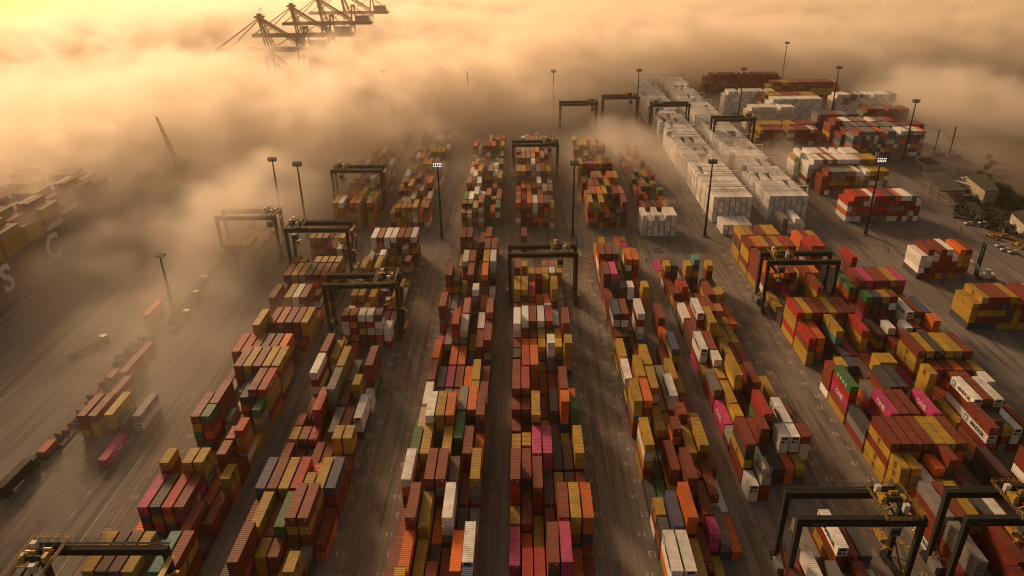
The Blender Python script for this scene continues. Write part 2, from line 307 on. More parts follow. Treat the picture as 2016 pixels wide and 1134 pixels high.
for b in BX:                                     # lower stacks the photo shows only in shade
    for j in range(17, 48, 2):
        for k in range(7):
            if (b,k,j) in occ and (b,k,j+1) in occ: continue
            nb = [occ.get((b,k+d,j)) for d in (-1,1)]+[occ.get((b,k,j-1)), occ.get((b,k,j+2))]
            nb = [q for q in nb if q]
            if len(nb) < 2 or rnd.random() < .12: continue
            n = max(1, min(min(nb), 3 if b != 'H' else 4)-rnd.choice((0,0,1)))
            if (b,k,j) in occ or (b,k,j+1) in occ:
                jj = j if (b,k,j) not in occ else j+1
                add_stack(b, BX[b]+PB[b]*k, Y0+SY*jj, 6.06, n, '', 'RRRKVYYGO', k, jj); occ[(b,k,jj)] = n
            else:
                add_stack(b, BX[b]+PB[b]*k, Y0+SY*j, 12.19, n, '', 'RRRKVYYGO', k, j); occ[(b,k,j)] = occ[(b,k,j+1)] = n
for b, j0, j1, lo, hi in (('F',12,19,2,4), ('G',11,20,3,5), ('H',11,22,3,5), ('E',11,15,1,3)):   # stacks under the corner cranes
    for j in range(j0, j1, 2):
        for k in range(7):
            if (b,k,j) in occ or (b,k,j+1) in occ or rnd.random() < .10: continue
            add_stack(b, BX[b]+PB[b]*k, Y0+SY*j, 12.19, rnd.randint(lo, hi), '', 'RRRRYWWKGR', k, j); occ[(b,k,j)] = occ[(b,k,j+1)] = lo
# far part of the yard beyond the cross road
def far_block(name, x0, y0, rows, ncol, lo, hi, mix, gap=.0, step=13.34):
    for j in range(rows):
        base = rnd.randint(lo, hi)
        for k in range(ncol):
            if rnd.random() < gap: continue
            n = max(1, min(hi, base+rnd.choice((-1,0,0,0,1) if mix != 'W' else (-1,0,0,0,0,0,0,0,0,0))))
            if rnd.random() < (.25 if mix != 'W' else .04):
                for q in (0, 1): add_stack(name, x0+PX*k, y0+step*j+q*6.3, 6.06, max(1,n-rnd.choice((0,0,1))), '', mix, k, 60+2*j+q)
            else: add_stack(name, x0+PX*k, y0+step*j, 12.19, n, '', mix, k, 60+2*j)
far_block('a', -95.5, 350, 12, 7, 3, 5, 'RRYYYYRSOWY', .05)
far_block('b', -67, 350, 12, 7, 3, 5, 'RYYYYRSOWCW', .08)
far_block('c', -30.8, 349, 11, 7, 3, 5, 'RRYYSOWGCE', .10)
far_block('d', -3.5, 348, 11, 7, 3, 5, 'RRYYSOWGCO', .10)
far_block('e', 32.6, 348, 10, 7, 3, 5, 'RRRYYSOGK', .10)
far_block('f', 62, 362, 9, 5, 1, 3, 'RRREYSOG', .25)
for k, n in enumerate((4,3,4,3,4,4)): add_stack('f', 57.9+PX*k, 335.7, 12.19, n, '', 'W', k, 50)
for k, n in enumerate((3,3,3,3,3)): add_stack('g', 97.6+PX*k, 336.2, 12.19, n-1, '', 'W', k, 50)
for k, n in enumerate((3,2,3,2)): add_stack('h', 126.5+PX*k, 337.2, 12.19, n, '', 'W' if k else 'G', k, 50)
far_block('g', 96.3, 354, 26, 7, 5, 5, 'W', .04)
far_block('h', 124.6, 355, 26, 7, 5, 5, 'W', .05)
def wide(name, x0, x1, y, n, mix, step=2.62, left=None, jit=1, slot=0, stepfirst=True, tops=''):
    k = 0; x = x0; prev = None
    while x+CW <= x1+.1:
        m = n-(1 if (k == 0 and stepfirst) else 0)-(rnd.random() < .12)*jit
        seq = left if (left and k == 0) else ''
        if not seq:
            seq = list(prev) if prev and rnd.random() < .45 else [rnd.choice(mix) for _q in range(m)]
        seq = list(seq)
        if k < len(tops): seq[0] = tops[k]
        prev = list(seq)
        add_stack(name, x, y, 12.19, m, seq, mix, k, slot); x += step; k += 1
wide('I', 167.0, 189, 285, 5, 'RRYRRGB', left='rWWK', slot=50, tops='WRWRWWOR')
wide('J', 164.5, 215, 241, 5, 'RRRRYYYBR', left='YYYK', slot=50, tops='YYRRRYRRRYRR')
wide('K', 163.8, 202, 353.5, 5, 'RrWG', left='OWOW', slot=50, tops='rrRrWrrRBOWWGW')
wide('L', 166, 203, 395, 5, 'WGWRRRYG', slot=50); wide('L', 163, 203, 409, 6, 'WWRRRYGS', slot=52)
wide('L', 160, 198, 423, 6, 'YYWWSR', slot=54)
wide('M', 209, 254, 461, 7, 'GGWGROBG', slot=50); wide('M', 207, 245, 475, 7, 'RRBGGRW', slot=52)
wide('M', 205, 247, 489, 7, 'RWGGRY', slot=54); wide('M', 205, 240, 520, 6, 'GBRWG', slot=56)
wide('N', 186, 226, 560, 7, 'W', slot=50); wide('N', 184, 226, 575, 7, 'YRGW', slot=52)
wide('O', 160, 205, 500, 4, 'RRSWRY', slot=50); wide('O', 163, 205, 515, 4, 'RYYSRR', slot=52)
wide('P', 166, 200, 545, 6, 'W', slot=50); wide('P', 160, 200, 590, 7, 'W', slot=52)
wide('Q', 165, 235, 680, 6, 'RSRRR', slot=50); wide('Q', 210, 270, 640, 6, 'RRYS', slot=52); wide('Q', 252, 275, 500, 5, 'RRV', slot=54)
wide('Q', 250, 300, 600, 5, 'WGW', slot=56); wide('Q', 255, 292, 560, 4, 'RGR', slot=58)
# stacks left of the yard, in the fog and along the quay road
for j, yy in enumerate((302, 315, 329)): wide('U', -136+j, -118, yy, 4-(j % 2), 'YYYRY', PX, slot=50+2*j)
def one(name, x, y, L, z, c, rz=0, slot=0, col=0, top=0):
    conts.append(dict(x=x, y=y, z=z, L=L, c=c, b=name, col=col, slot=slot, t=int(round(z/TZ))+1, top=top, rz=rz))
for (x,y,L,st,k) in ((-132.5,178,12.19,'RRY',0),(-129.2,178,12.19,'RYY',1),(-124.6,178.5,12.19,'YYR',2),(-121.4,179,6.06,'KR',3),(-118.3,181.5,12.19,'GW',4),
                 (-120.6,164.4,12.19,'P',5),(-140.2,168,6.06,'r',6),(-131.5,192,12.19,'RY',7),(-145.6,246.8,12.19,'OR',8),(-134.5,206,12.19,'RR',9),(-137.0,219,12.19,'R',10),(-140.4,207,6.06,'R',11),(-147.3,138,12.19,'O',12)):
    add_stack('U', x, y, L, len(st), st, MIX, k, 40+k)
N = len(conts)

# --- which ones show: cast a grid of rays from the camera
def rot_xy(c, px, py):
    return c['x']+px, c['y']+py
verts, faces, owner = [], [], []
for i, c in enumerate(conts):
    x0, y0, z0 = c['x'], c['y'], c['z']; x1, y1, z1 = x0+CW, y0+c['L'], z0+CHT
    n = len(verts)
    verts += [(x0,y0,z0),(x1,y0,z0),(x1,y1,z0),(x0,y1,z0),(x0,y0,z1),(x1,y0,z1),(x1,y1,z1),(x0,y1,z1)]
    faces += [(n+4,n+5,n+6,n+7),(n,n+1,n+5,n+4),(n+1,n+2,n+6,n+5),(n+2,n+3,n+7,n+6),(n+3,n,n+4,n+7)]; owner += [i]*5
bvh = BVHTree.FromPolygons(verts, faces)
hits = [0]*N
org = Vector((0,0,CAM_H))
for iy in range(60, 1134, 4):
    for ix in range(2, 2016, 4):
        d = _f*CAM_F + _r*(ix-1008) - _u*(iy-567)
        q = bvh.ray_cast(org, d)
        if q[2] is not None: hits[owner[q[2]]] += 1
order = sorted(range(N), key=lambda i: (-hits[i], i))
SINGLE = set(order[:300])
FIRST_DIST = {i: conts[i]['y'] for i in SINGLE}

# --- meshes of one container (origin at front left bottom corner, long side along +Y)
def side_strip(mb, L, x, s, z0, z1, pitch=.55, depth=.045):
    n = int(L/pitch); pts = []
    for i in range(n):
        y = L*i/n; p = L/n
        pts += [(y, 0), (y+p*.25, 0), (y+p*.5, -depth), (y+p*.75, -depth)]
    pts.append((L, 0)); k = len(mb.v)
    for (y, d) in pts: mb.v += [(x+s*d, y, z0), (x+s*d, y, z1)]
    for i in range(len(pts)-1):
        a = k+2*i; f = (a, a+2, a+3, a+1); mb.f.append(f if s > 0 else f[::-1])
def make_meshes(L):
    g = .10; out = {}
    mb = MB(); side_strip(mb, L-2*g, CW-.03, 1, .16, CHT-.12); side_strip(mb, L-2*g, .03, -1, .16, CHT-.12)
    mb.v = [(x, y+g, z) for (x, y, z) in mb.v]
    # far end wall, corrugated upright
    mb.box(g, CW-g, L-.07, L-.03, .16, CHT-.12)
    for i in range(6): mb.box(.24+i*.34, .40+i*.34, L-.032, L-.012, .2, CHT-.16)
    mb.box(.05, CW-.05, .1, L-.1, .10, .15)
    out['side_wall'] = mb.mesh('side_wall', M_OBJ)
    mb = MB(); n = int(L/.6); p = (L-.2)/n
    for i in range(n):
        y = .1+i*p
        mb.poly([(.1,y,CHT-.055),(CW-.1,y,CHT-.055),(CW-.1,y+p*.35,CHT-.055),(.1,y+p*.35,CHT-.055)])
        mb.poly([(.1,y+p*.35,CHT-.055),(CW-.1,y+p*.35,CHT-.055),(CW-.1,y+p*.5,CHT-.025),(.1,y+p*.5,CHT-.025)])
        mb.poly([(.1,y+p*.5,CHT-.025),(CW-.1,y+p*.5,CHT-.025),(CW-.1,y+p*.85,CHT-.025),(.1,y+p*.85,CHT-.025)])
        mb.poly([(.1,y+p*.85,CHT-.025),(CW-.1,y+p*.85,CHT-.025),(CW-.1,y+p,CHT-.055),(.1,y+p,CHT-.055)])
    out['roof'] = mb.mesh('roof', M_OBJ)
    mb = MB()
    for x in (0, CW-.1):
        mb.box(x, x+.1, .1, L-.1, CHT-.13, CHT-.03); mb.box(x, x+.1, .1, L-.1, .02, .16)
    for y in (0, L-.1):
        mb.box(0, .1, y, y+.1, .0, CHT-.02); mb.box(CW-.1, CW, y, y+.1, .0, CHT-.02)
        mb.box(.1, CW-.1, y+.01, y+.09, CHT-.14, CHT-.03); mb.box(.1, CW-.1, y+.01, y+.09, .03, .18)
    for x in (-.006, CW-.172):
        for y in (-.006, L-.172):
            for z in (-.004, CHT-.12): mb.box(x, x+.178, y, y+.178, z, z+.124)
    out['frame'] = mb.mesh('frame', M_OBJ)
    mb = MB(); mb.box(.11, CW/2-.01, .03, .07, .19, CHT-.15); out['door_l'] = mb.mesh('door', M_OBJ)
    mb = MB(); mb.box(CW/2+.01, CW-.11, .03, .07, .19, CHT-.15); out['door_r'] = mb.mesh('door', M_OBJ)
    for key, xs in (('bars_l', (.35,.85)), ('bars_r', (1.59,2.09))):
        mb = MB()
        for x in xs:
            mb.tube((x,.015,.2), (x,.015,CHT-.16), .022, n=5); mb.box(x-.05, x+.18, -.004, .02, 1.05, 1.15)
        out[key] = mb.mesh('locking_bar', M_GRY)
    mb = MB(); mb.box(1.45, 1.9, .018, .028, 1.75, 2.1); out['plate'] = mb.mesh('placard', M_LWHITE)
    # refrigeration unit for reefers
    mb = MB(); mb.box(.14, CW-.14, .0, .06, .25, CHT-.18); out['unit'] = mb.mesh('cooling_unit', M_WHT)
    mb = MB(); mb.box(.45, CW-.45, -.012, .0, 1.55, 2.25); mb.box(.4,1.0,-.012,.0,.45,1.2); mb.box(1.4,2.0,-.012,.0,.45,.9)
    out['grille'] = mb.mesh('grille', M_DK)
    return out
CM = {12.19: make_meshes(12.19), 6.06: make_meshes(6.06)}
def tank_meshes(L):
    o = {}
    mb = MB()
    for x in (0, CW-.13):
        for y in (0, L-.13): mb.box(x, x+.13, y, y+.13, 0, CHT)
        for z in (.0, CHT-.12): mb.box(x+.005, x+.12, .13, L-.13, z, z+.11)
    for y in (0.01, L-.12):
        for z in (.005, CHT-.115): mb.box(.13, CW-.13, y, y+.11, z, z+.11)
        mb.bar((.13,y+.05,.1), (.9,y+.05,CHT*.4), .07); mb.bar((CW-.13,y+.05,.1), (CW-.9,y+.05,CHT*.4), .07)
    o['frame'] = mb.mesh('frame', M_OBJ)
    mb = MB(); r = 1.10
    mb.lathe((CW/2, 0, CHT/2), [(.12,.01),(.16,.45),(.28,.8),(.48,1.02),(.7,r),(L-.7,r),(L-.48,1.02),(L-.28,.8),(L-.16,.45),(L-.12,.01)], 18)
    o['tank'] = mb.mesh('tank', M_TANK, True)
    mb = MB(); mb.tube((CW/2, L/2, CHT/2+1.0), (CW/2, L/2, CHT/2+1.25), .3, n=10); mb.box(CW/2-.3, CW/2+.3, .9, L-.9, CHT/2+1.08, CHT/2+1.13)
    o['manway'] = mb.mesh('manway', M_GRY)
    return o
TM = {12.19: tank_meshes(12.19), 6.06: tank_meshes(6.06)}
_txt = {}
def text_mesh(s, size, mt, bold=.0, sx=1.0):
    key = (s, size, mt.name, sx)
    if key in _txt: return _txt[key]
    cu = bpy.data.curves.new('lettering', 'FONT'); cu.body = s; cu.size = size; cu.extrude = .012; cu.offset = bold
    cu.align_x = 'CENTER'; cu.align_y = 'CENTER'; cu.resolution_u = 3
    o = bpy.data.objects.new('lettering', cu); COL.objects.link(o)
    dg = bpy.context.evaluated_depsgraph_get(); me = bpy.data.meshes.new_from_object(o.evaluated_get(dg)); me.name = 'lettering'
    bpy.data.objects.remove(o)
    me.transform(Matrix.Diagonal((sx, 1, 1, 1)))
    me.materials.clear(); me.materials.append(mt); _txt[key] = me
    return me
def star_mesh():
    mb = MB(); n = 7; pts = []
    for i in range(2*n):
        a = math.pi*i/n+math.pi/2; r = .85 if i % 2 == 0 else .36
        pts.append((r*math.cos(a), r*math.sin(a), .01))
    mb.poly([(0,0,.01)]); c = 0
    mb.v = [(0,0,.01)]+pts; mb.f = [(0, 1+i, 1+(i+1) % (2*n)) for i in range(2*n)]
    return mb.mesh('star_mark', M_LWHITE)
STAR = star_mesh()
M_BLUE = mat('lettering_blue', (.10,.30,.42), .6, 0, .1, 2)
def star_panel():
    mb = MB(); mb.box(-.95,.95,-.95,.95,-.004,.006); return mb.mesh('star_panel', M_BLUE)
STARP = star_panel()
def msc_mesh():
    # black stacked monogram block used on the mustard containers
    mb = MB()
    for r_ in range(3):
        z = .75-.62*r_
        mb.box(-.62,.62,z-.05,z+.22,0,.012)
        for x in ((-.62,-.02,.42) if r_ == 0 else ((-.62,.42) if r_ == 1 else (-.62,))):
            mb.box(x,x+.2,z-.30,z-.052,0,.012)
        if r_ == 2: mb.box(-.62,.62,z-.46,z-.302,0,.012)
    return mb.mesh('monogram', M_LBLACK)
MONO = msc_mesh()
def on_side(parent, name, me, L, yc, zc, side, scale=1.0):
    o = bpy.data.objects.new(name, me); COL.objects.link(o); o.parent = parent
    if side < 0:
        o.location = (-.008, yc, zc); o.rotation_euler = (R(90), 0, R(-90))
    else:
        o.location = (CW+.008, yc, zc); o.rotation_euler = (R(90), 0, R(90))
    o.scale = (scale,)*3
    return o
ORD = ['', 'first', 'second', 'third', 'fourth', 'fifth', 'sixth', 'seventh', 'eighth', 'ninth', 'tenth', 'eleventh', 'twelfth', 'thirteenth',
       'fourteenth', 'fifteenth', 'sixteenth', 'seventeenth', 'eighteenth', 'nineteenth', 'twentieth', 'twenty-first', 'twenty-second', 'twenty-third',
       'twenty-fourth', 'twenty-fifth', 'twenty-sixth', 'twenty-seventh', 'twenty-eighth', 'twenty-ninth', 'thirtieth', 'thirty-first', 'thirty-second', 'thirty-third']
BNAME = dict(A='far left yard block', B='second yard block', C='third yard block', D='fourth yard block', E='fifth yard block', F='sixth yard block',
             G='seventh yard block', H='eighth yard block', I='square stack by crossroad', J='yellow-ended right stack', K='red-white stack by mast',
             L='misty stack behind', M='grey misty stack by road', U='quayside strip')
for q in 'abcdefgh': BNAME[q] = 'misty block '+dict(a='one', b='two', c='three', d='four', e='five', f='six', g='of white reefers', h='of outer white reefers')[q]
slots = {}
for i in sorted(SINGLE): slots.setdefault(conts[i]['b'], set()).add(conts[i]['slot'])
slots = {b: {s: n+1 for n, s in enumerate(sorted(v))} for b, v in slots.items()}
colrank = {}
for i in sorted(SINGLE): colrank.setdefault((conts[i]['b'], conts[i]['slot']), set()).add(conts[i]['col'])
TOPW = ['topmost', 'second down', 'third down', 'fourth down', 'fifth down', 'sixth down', 'seventh down']
GROUP = 'shipping containers stacked in the yard'
def build_container(i):
    c = conts[i]; L = c['L']; ccode = c['c']; col = PAL.get(ccode, PAL['R'])
    rr = random.Random(i); k = rr.uniform(.85, 1.15); col = (min(1,col[0]*k), min(1,col[1]*k), min(1,col[2]*k), 1)
    row = slots[c['b']][c['slot']]; size = 'long' if L > 7 else 'short'
    t = empty('tank_container' if ccode == '*' else 'shipping_container', (c['x'], c['y'], c['z']))
    cn = CNAME.get(ccode, 'rust red')
    extra = ''
    left = c['b'] in 'GHIJKLM'      # which long side faces the camera
    side = -1 if c['x'] > 0 else 1
    if ccode == '*':
        mm = TM[L]; put('frame', mm['frame'], t, color=(.22,.20,.18,1)); tk = put('tank', mm['tank'], t); put('manway', mm['manway'], tk)
    else:
        mm = CM[L]
        put('side_wall', mm['side_wall'], t, color=col); put('roof', mm['roof'], t, color=(col[0]*.95+.01, col[1]*.95+.01, col[2]*.95+.01, 1))
        put('frame', mm['frame'], t, color=col)
        if ccode == 'W' and rr.random() < .4:
            u = put('cooling_unit', mm['unit'], t); put('grille', mm['grille'], u)
        else:
            for dk, bk in (('door_l','bars_l'), ('door_r','bars_r')):
                d = put('door', mm[dk], t, color=col); put('locking_bar', mm[bk], d)
            if rr.random() < .5: put('placard', mm['plate'], t)
        yc = L/2; zc = CHT/2
        if ccode == 'W' and L > 7 and c['b'] in 'FGHIJKE' and rr.random() < .75:
            fs = on_side(t, 'lettering', text_mesh('MAERSK', 1.75, M_LBLACK, .03, 1.05), L, yc+(-1.2 if side < 0 else 1.2)*1, zc, side); extra = ' with MAERSK on its side'
            on_side(t, 'star_panel', STARP, L, L-1.6 if side < 0 else 1.6, zc, side); st = on_side(t, 'star_mark', STAR, L, L-1.6 if side < 0 else 1.6, zc, side); st.location.x += side*.01
        elif ccode == 'P' and L > 7:
            on_side(t, 'lettering', text_mesh('ONE', 2.3, M_LWHITE, .02, 1.1), L, yc, zc, side); extra = ' with ONE on its side'
        elif ccode == 'E' and L > 7:
            on_side(t, 'lettering', text_mesh('u a s c', 2.3, M_LWHITE, .02, 1.2), L, yc, zc, side)
        elif ccode == 'Y' and rr.random() < .8:
            on_side(t, 'monogram', MONO, L, yc, zc, side, 1.0)
        elif ccode in 'rO' and L > 7 and rr.random() < .4:
            on_side(t, 'lettering', text_mesh('HAMBURG SÜD' if ccode == 'r' else 'Hapag-Lloyd', 1.25, M_LWHITE, .01, .9), L, yc, zc, side)
    c['cn'] = cn; c['size'] = size; c['row'] = row
    lab = '%s %s container, %s, %s stack from left, %s row, %s' % (cn, size, TOPW[c['top']], ORD[c['col']+1] if c['col']+1 < len(ORD) else 'last', ORD[row] if row < len(ORD) else 'last', BNAME.get(c['b'], 'misty block'))
    tag(t, lab, 'container', GROUP)
    return t
for i in order[:300]: build_container(i)

# --- all the other containers: one object, stuff
rest = [i for i in range(N) if i not in SINGLE]
V, F, C = [], [], []
for i in rest:
    c = conts[i]; x0, y0, z0 = c['x'], c['y'], c['z']; L = c['L']; x1, y1, z1 = x0+CW, y0+L, z0+CHT
    n = len(V); e = .07
    V += [(x0,y0,z0),(x1,y0,z0),(x1,y1,z0),(x0,y1,z0),(x0,y0,z1),(x1,y0,z1),(x1,y1,z1),(x0,y1,z1),
          (x0+e,y0+e,z1-.05),(x1-e,y0+e,z1-.05),(x1-e,y1-e,z1-.05),(x0+e,y1-e,z1-.05),
          (x0+.12,y0,z0+.16),(x1-.12,y0,z0+.16),(x1-.12,y0,z1-.14),(x0+.12,y0,z1-.14),(x0+.12,y0+.09,z0+.16),(x1-.12,y0+.09,z0+.16),(x1-.12,y0+.09,z1-.14),(x0+.12,y0+.09,z1-.14)]
    fs = [(n+8,n+9,n+10,n+11),(n+4,n+5,n+9,n+8),(n+5,n+6,n+10,n+9),(n+6,n+7,n+11,n+10),(n+7,n+4,n+8,n+11),
          (n,n+1,n+13,n+12),(n+1,n+5,n+14,n+13),(n+5,n+4,n+15,n+14),(n+4,n,n+12,n+15),(n+12,n+13,n+17,n+16),(n+13,n+14,n+18,n+17),(n+14,n+15,n+19,n+18),(n+15,n+12,n+16,n+19),(n+16,n+17,n+18,n+19),
          (n+1,n+2,n+6,n+5),(n+2,n+3,n+7,n+6),(n+3,n,n+4,n+7)]
    F += fs; col = PAL.get(c['c'], PAL['R']); k = rnd.uniform(.8,1.2); cc = (min(1,col[0]*k), min(1,col[1]*k), min(1,col[2]*k), 1); C += [cc if not (c['c'] == 'W' and q_ == 13 and i % 3 == 0) else (.62,.62,.60,1) for q_ in range(len(fs))]
me = bpy.data.meshes.new('distant_containers'); me.from_pydata(V, [], F); me.materials.append(M_ATT)
at = me.color_attributes.new('Col', 'FLOAT_COLOR', 'CORNER')
buf = np.zeros((len(me.loops), 4), np.float32)
ls = np.zeros(len(me.polygons), np.int32); me.polygons.foreach_get('loop_start', ls); lt = np.zeros(len(me.polygons), np.int32); me.polygons.foreach_get('loop_total', lt)
for q in range(4): buf[:, q] = np.repeat(np.array([cc[q] for cc in C], np.float32), lt)
at.data.foreach_set('color', buf.ravel())
o = bpy.data.objects.new('distant_containers', me); COL.objects.link(o)
tag(o, 'hundreds of further containers stacked in the yard and fading into the fog', 'containers', kind='stuff')
print('placed', len(found), 'containers', N, 'single', len(SINGLE), 'least hits', hits[order[299]])
# ------------------------------------------------------------------ ground, quay, water
def ground_mat(name, base, alt, stain, scale=.02):
    M = bpy.data.materials.new(name); M.use_nodes = True; n = M.node_tree; L = n.links; b = n.nodes['Principled BSDF']
    b.inputs['Roughness'].default_value = .8; b.inputs['Specular IOR Level'].default_value = .3
    geo = n.nodes.new('ShaderNodeNewGeometry')
    def noise(s, d=6, r=.6, dist=0., vec=None):
        z = n.nodes.new('ShaderNodeTexNoise'); z.inputs['Scale'].default_value = s; z.inputs['Detail'].default_value = d
        z.inputs['Roughness'].default_value = r; z.inputs['Distortion'].default_value = dist
        L.new(vec or geo.outputs['Position'], z.inputs['Vector']); return z.outputs['Fac']
    def ramp(f, a, bb, lo=0., hi=1.):
        mr = n.nodes.new('ShaderNodeMapRange'); mr.interpolation_type = 'SMOOTHSTEP'
        for i_, v in ((1,a),(2,bb),(3,lo),(4,hi)): mr.inputs[i_].default_value = v
        L.new(f, mr.inputs[0]); return mr.outputs[0]
    def mix(f, c0, c1):
        x = n.nodes.new('ShaderNodeMix'); x.data_type = 'RGBA'; L.new(f, x.inputs[0])
        for k_, c in ((6,c0),(7,c1)):
            if isinstance(c, tuple): x.inputs[k_].default_value = (*c, 1)
            else: L.new(c, x.inputs[k_])
        return x.outputs[2]
    c = mix(ramp(noise(scale), .35, .65), base, alt)
    mp = n.nodes.new('ShaderNodeMapping'); mp.inputs['Scale'].default_value = (1, .045, 1); L.new(geo.outputs['Position'], mp.inputs[0])
    c = mix(ramp(noise(.45, 5, .6, .3, mp.outputs[0]), .46, .66, 0, .8), c, stain)       # tyre tracks along the lanes
    c = mix(ramp(noise(.12, 8, .7, .8), .52, .70, 0, .75), c, stain)
    c = mix(ramp(noise(1.2, 6, .7), .35, .8, 0, .35), c, tuple(x*1.5 for x in base))
    L.new(c, b.inputs['Base Color'])
    bp = n.nodes.new('ShaderNodeBump'); bp.inputs['Strength'].default_value = .25; bp.inputs['Distance'].default_value = .05
    L.new(noise(2.5), bp.inputs['Height']); L.new(bp.outputs[0], b.inputs['Normal'])
    return M
M_ASPH = ground_mat('asphalt_yard', (.175,.158,.140), (.245,.222,.195), (.075,.068,.060))
M_LANE = ground_mat('concrete_runway', (.19,.172,.150), (.24,.22,.19), (.10,.09,.078), .05)
M_WATER = mat('harbour_water', (.03,.045,.045), .12, 0, .2, .05, bump=.15)
M_SEA = M_WATER
M_GRASS = mat('scrub_green', (.045,.060,.022), .9, 0, .5, .25, bump=.5)
M_DIRT = mat('bare_earth', (.12,.085,.055), .95, 0, .35, .15, bump=.4)
def sheet(name, x0, x1, y0, y1, z, m, kind='structure'):
    mb = MB(); mb.poly([(x0,y0,z),(x1,y0,z),(x1,y1,z),(x0,y1,z)]); o = mb.build(name, m); return tag(o, kind=kind)
QX = -206.0
mb = MB(); mb.poly([(QX,-400,0),(9000,-400,0),(9000,12000,0),(QX,12000,0)]); mb.poly([(QX,-400,-9),(QX,-400,0),(QX,12000,0),(QX,12000,-9)])
tag(mb.build('ground', M_ASPH), kind='structure')
mb = MB(); mb.poly([(-9000,-400,-3.2),(QX,-400,-3.2),(QX,12000,-3.2),(-9000,12000,-3.2)]); tag(mb.build('water', M_WATER), kind='structure')
mb = MB(); mb.box(QX-.6, QX+.9, -300, 1600, -2.0, .25); tag(mb.build('quay_edge', M_LANE), kind='structure')
# concrete crane runways beside every block
mb = MB()
for b, x in BX.items():
    for (a, c2) in ((x-2.6, x-.9), (x+20.6, x+22.3)):
        mb.poly([(a,60,.004),(c2,60,.004),(c2,760,.004),(a,760,.004)])
tag(mb.build('runway_pavement', M_LANE), kind='structure')
M_MARKY = mat('marking_yellow', (.55,.31,.06), .8, 0, .3, .6, dirt=(.20,.14,.08))
M_MARKW = mat('marking_white', (.55,.52,.48), .8, 0, .3, .6, dirt=(.24,.21,.18))
ym, wm = MB(), MB()
def line(mb, x, y0, y1, wd=.18, z=.010): mb.poly([(x-wd/2,y0,z),(x+wd/2,y0,z),(x+wd/2,y1,z),(x-wd/2,y1,z)])
def dashes(mb, x, y0, y1, on, off, wd=.18, z=.010):
    y = y0
    while y < y1: line(mb, x, y, min(y+on, y1), wd, z); y += on+off
for x in (26.3, 23.3, 20.0, 19.0, -40.9, -43.6, -37.2, -34.6, 86.0, 88.3, -104.2, -106.0, -107.6):
    line(ym, x, 60, 322, .16); line(ym, x, 348, 720, .16)
for x in (79.6-25, 53.6, 82.0, 84.2): dashes(ym, x, 60, 320, 9, 4, .14)
line(wm, 80.3, 60, 190, .2); line(wm, -110.8, 112, 180, .2); line(wm, 159.2, 120, 262, .2); line(wm, 121.5, 60, 150, .2)
line(wm, 55.2, 285, 330, .25); dashes(wm, -118, 120, 200, 3, 5, .2)
line(wm, -174.6, -100, 1500, .0)
# hatching beside the crane rail
y = 60
while y < 330: wm.poly([(-170.6,y,.010),(-169.0,y+.7,.010),(-169.0,y+1.05,.010),(-170.6,y+.35,.010)]); y += 2.0
for xx in np.arange(-168, -146, 1.5): wm.poly([(xx,252,.011),(xx+.9,252.8,.011),(xx+1.3,252.8,.011),(xx+.4,252,.011)])
tag(ym.build('yellow_markings', M_MARKY), kind='structure')
tag(wm.build('white_markings', M_MARKW), kind='structure')
# slot numbers painted beside the blocks
nm = MB(); NV, NF = [], []
def num_mesh(txt, x, y, sz=2.1, rot=180):
    me = text_mesh(txt, 1.0, M_MARKW); k = len(NV); a = R(rot)
    for v in me.vertices:
        X = v.co.x*sz*.9; Yv = v.co.y*sz
        NV.append((x+X*math.cos(a)-Yv*math.sin(a), y+X*math.sin(a)+Yv*math.cos(a), .014+v.co.z*.02))
    for p in me.polygons: NF.append(tuple(k+q for q in p.vertices))
for b, xs in (('D', 18.2), ('E', 30.0), ('G', 93.6), ('B', -45.6), ('C', -33.2), ('F', 82.5), ('A', -99.6)):
    for j in range(15, 47):
        num_mesh(str(j-6), xs+(.8 if j % 2 else -.8), Y0+SY*j+2, 2.7)
for (x, y) in ((-104.4,152), (-106,140)): num_mesh('22', x, y, 2.4)
me = bpy.data.meshes.new('slot_numbers'); me.from_pydata(NV, [], NF); me.materials.append(M_MARKW)
o = bpy.data.objects.new('slot_numbers', me); COL.objects.link(o); tag(o, kind='structure')
# crane rails
mb = MB()
for x in (-173.4, -204.0): mb.box(x-.35, x+.35, -200, 1500, .0, .03)
tag(mb.build('crane_rail', M_DK), kind='structure')
# scrub on the right and the road by the railway
mb = MB(); mb.poly([(226,330,.02),(262,300,.02),(420,300,.02),(420,520,.02),(300,520,.02),(262,430,.02),(240,420,.02)]); tag(mb.build('verge_ground', M_DIRT), kind='structure')
pts = []
for i in range(30):
    t = i/29; pts.append(Vector((255+60*t**.8+18*math.sin(t*2.6), 420+230*t, .03)))
mb = MB()
for a, b2 in zip(pts, pts[1:]):
    nrm = Vector((-(b2-a).y, (b2-a).x, 0)).normalized()*1.6
    mb.poly([a-nrm, b2-nrm, b2+nrm, a+nrm])
tag(mb.build('track_bed', M_DIRT), kind='structure')

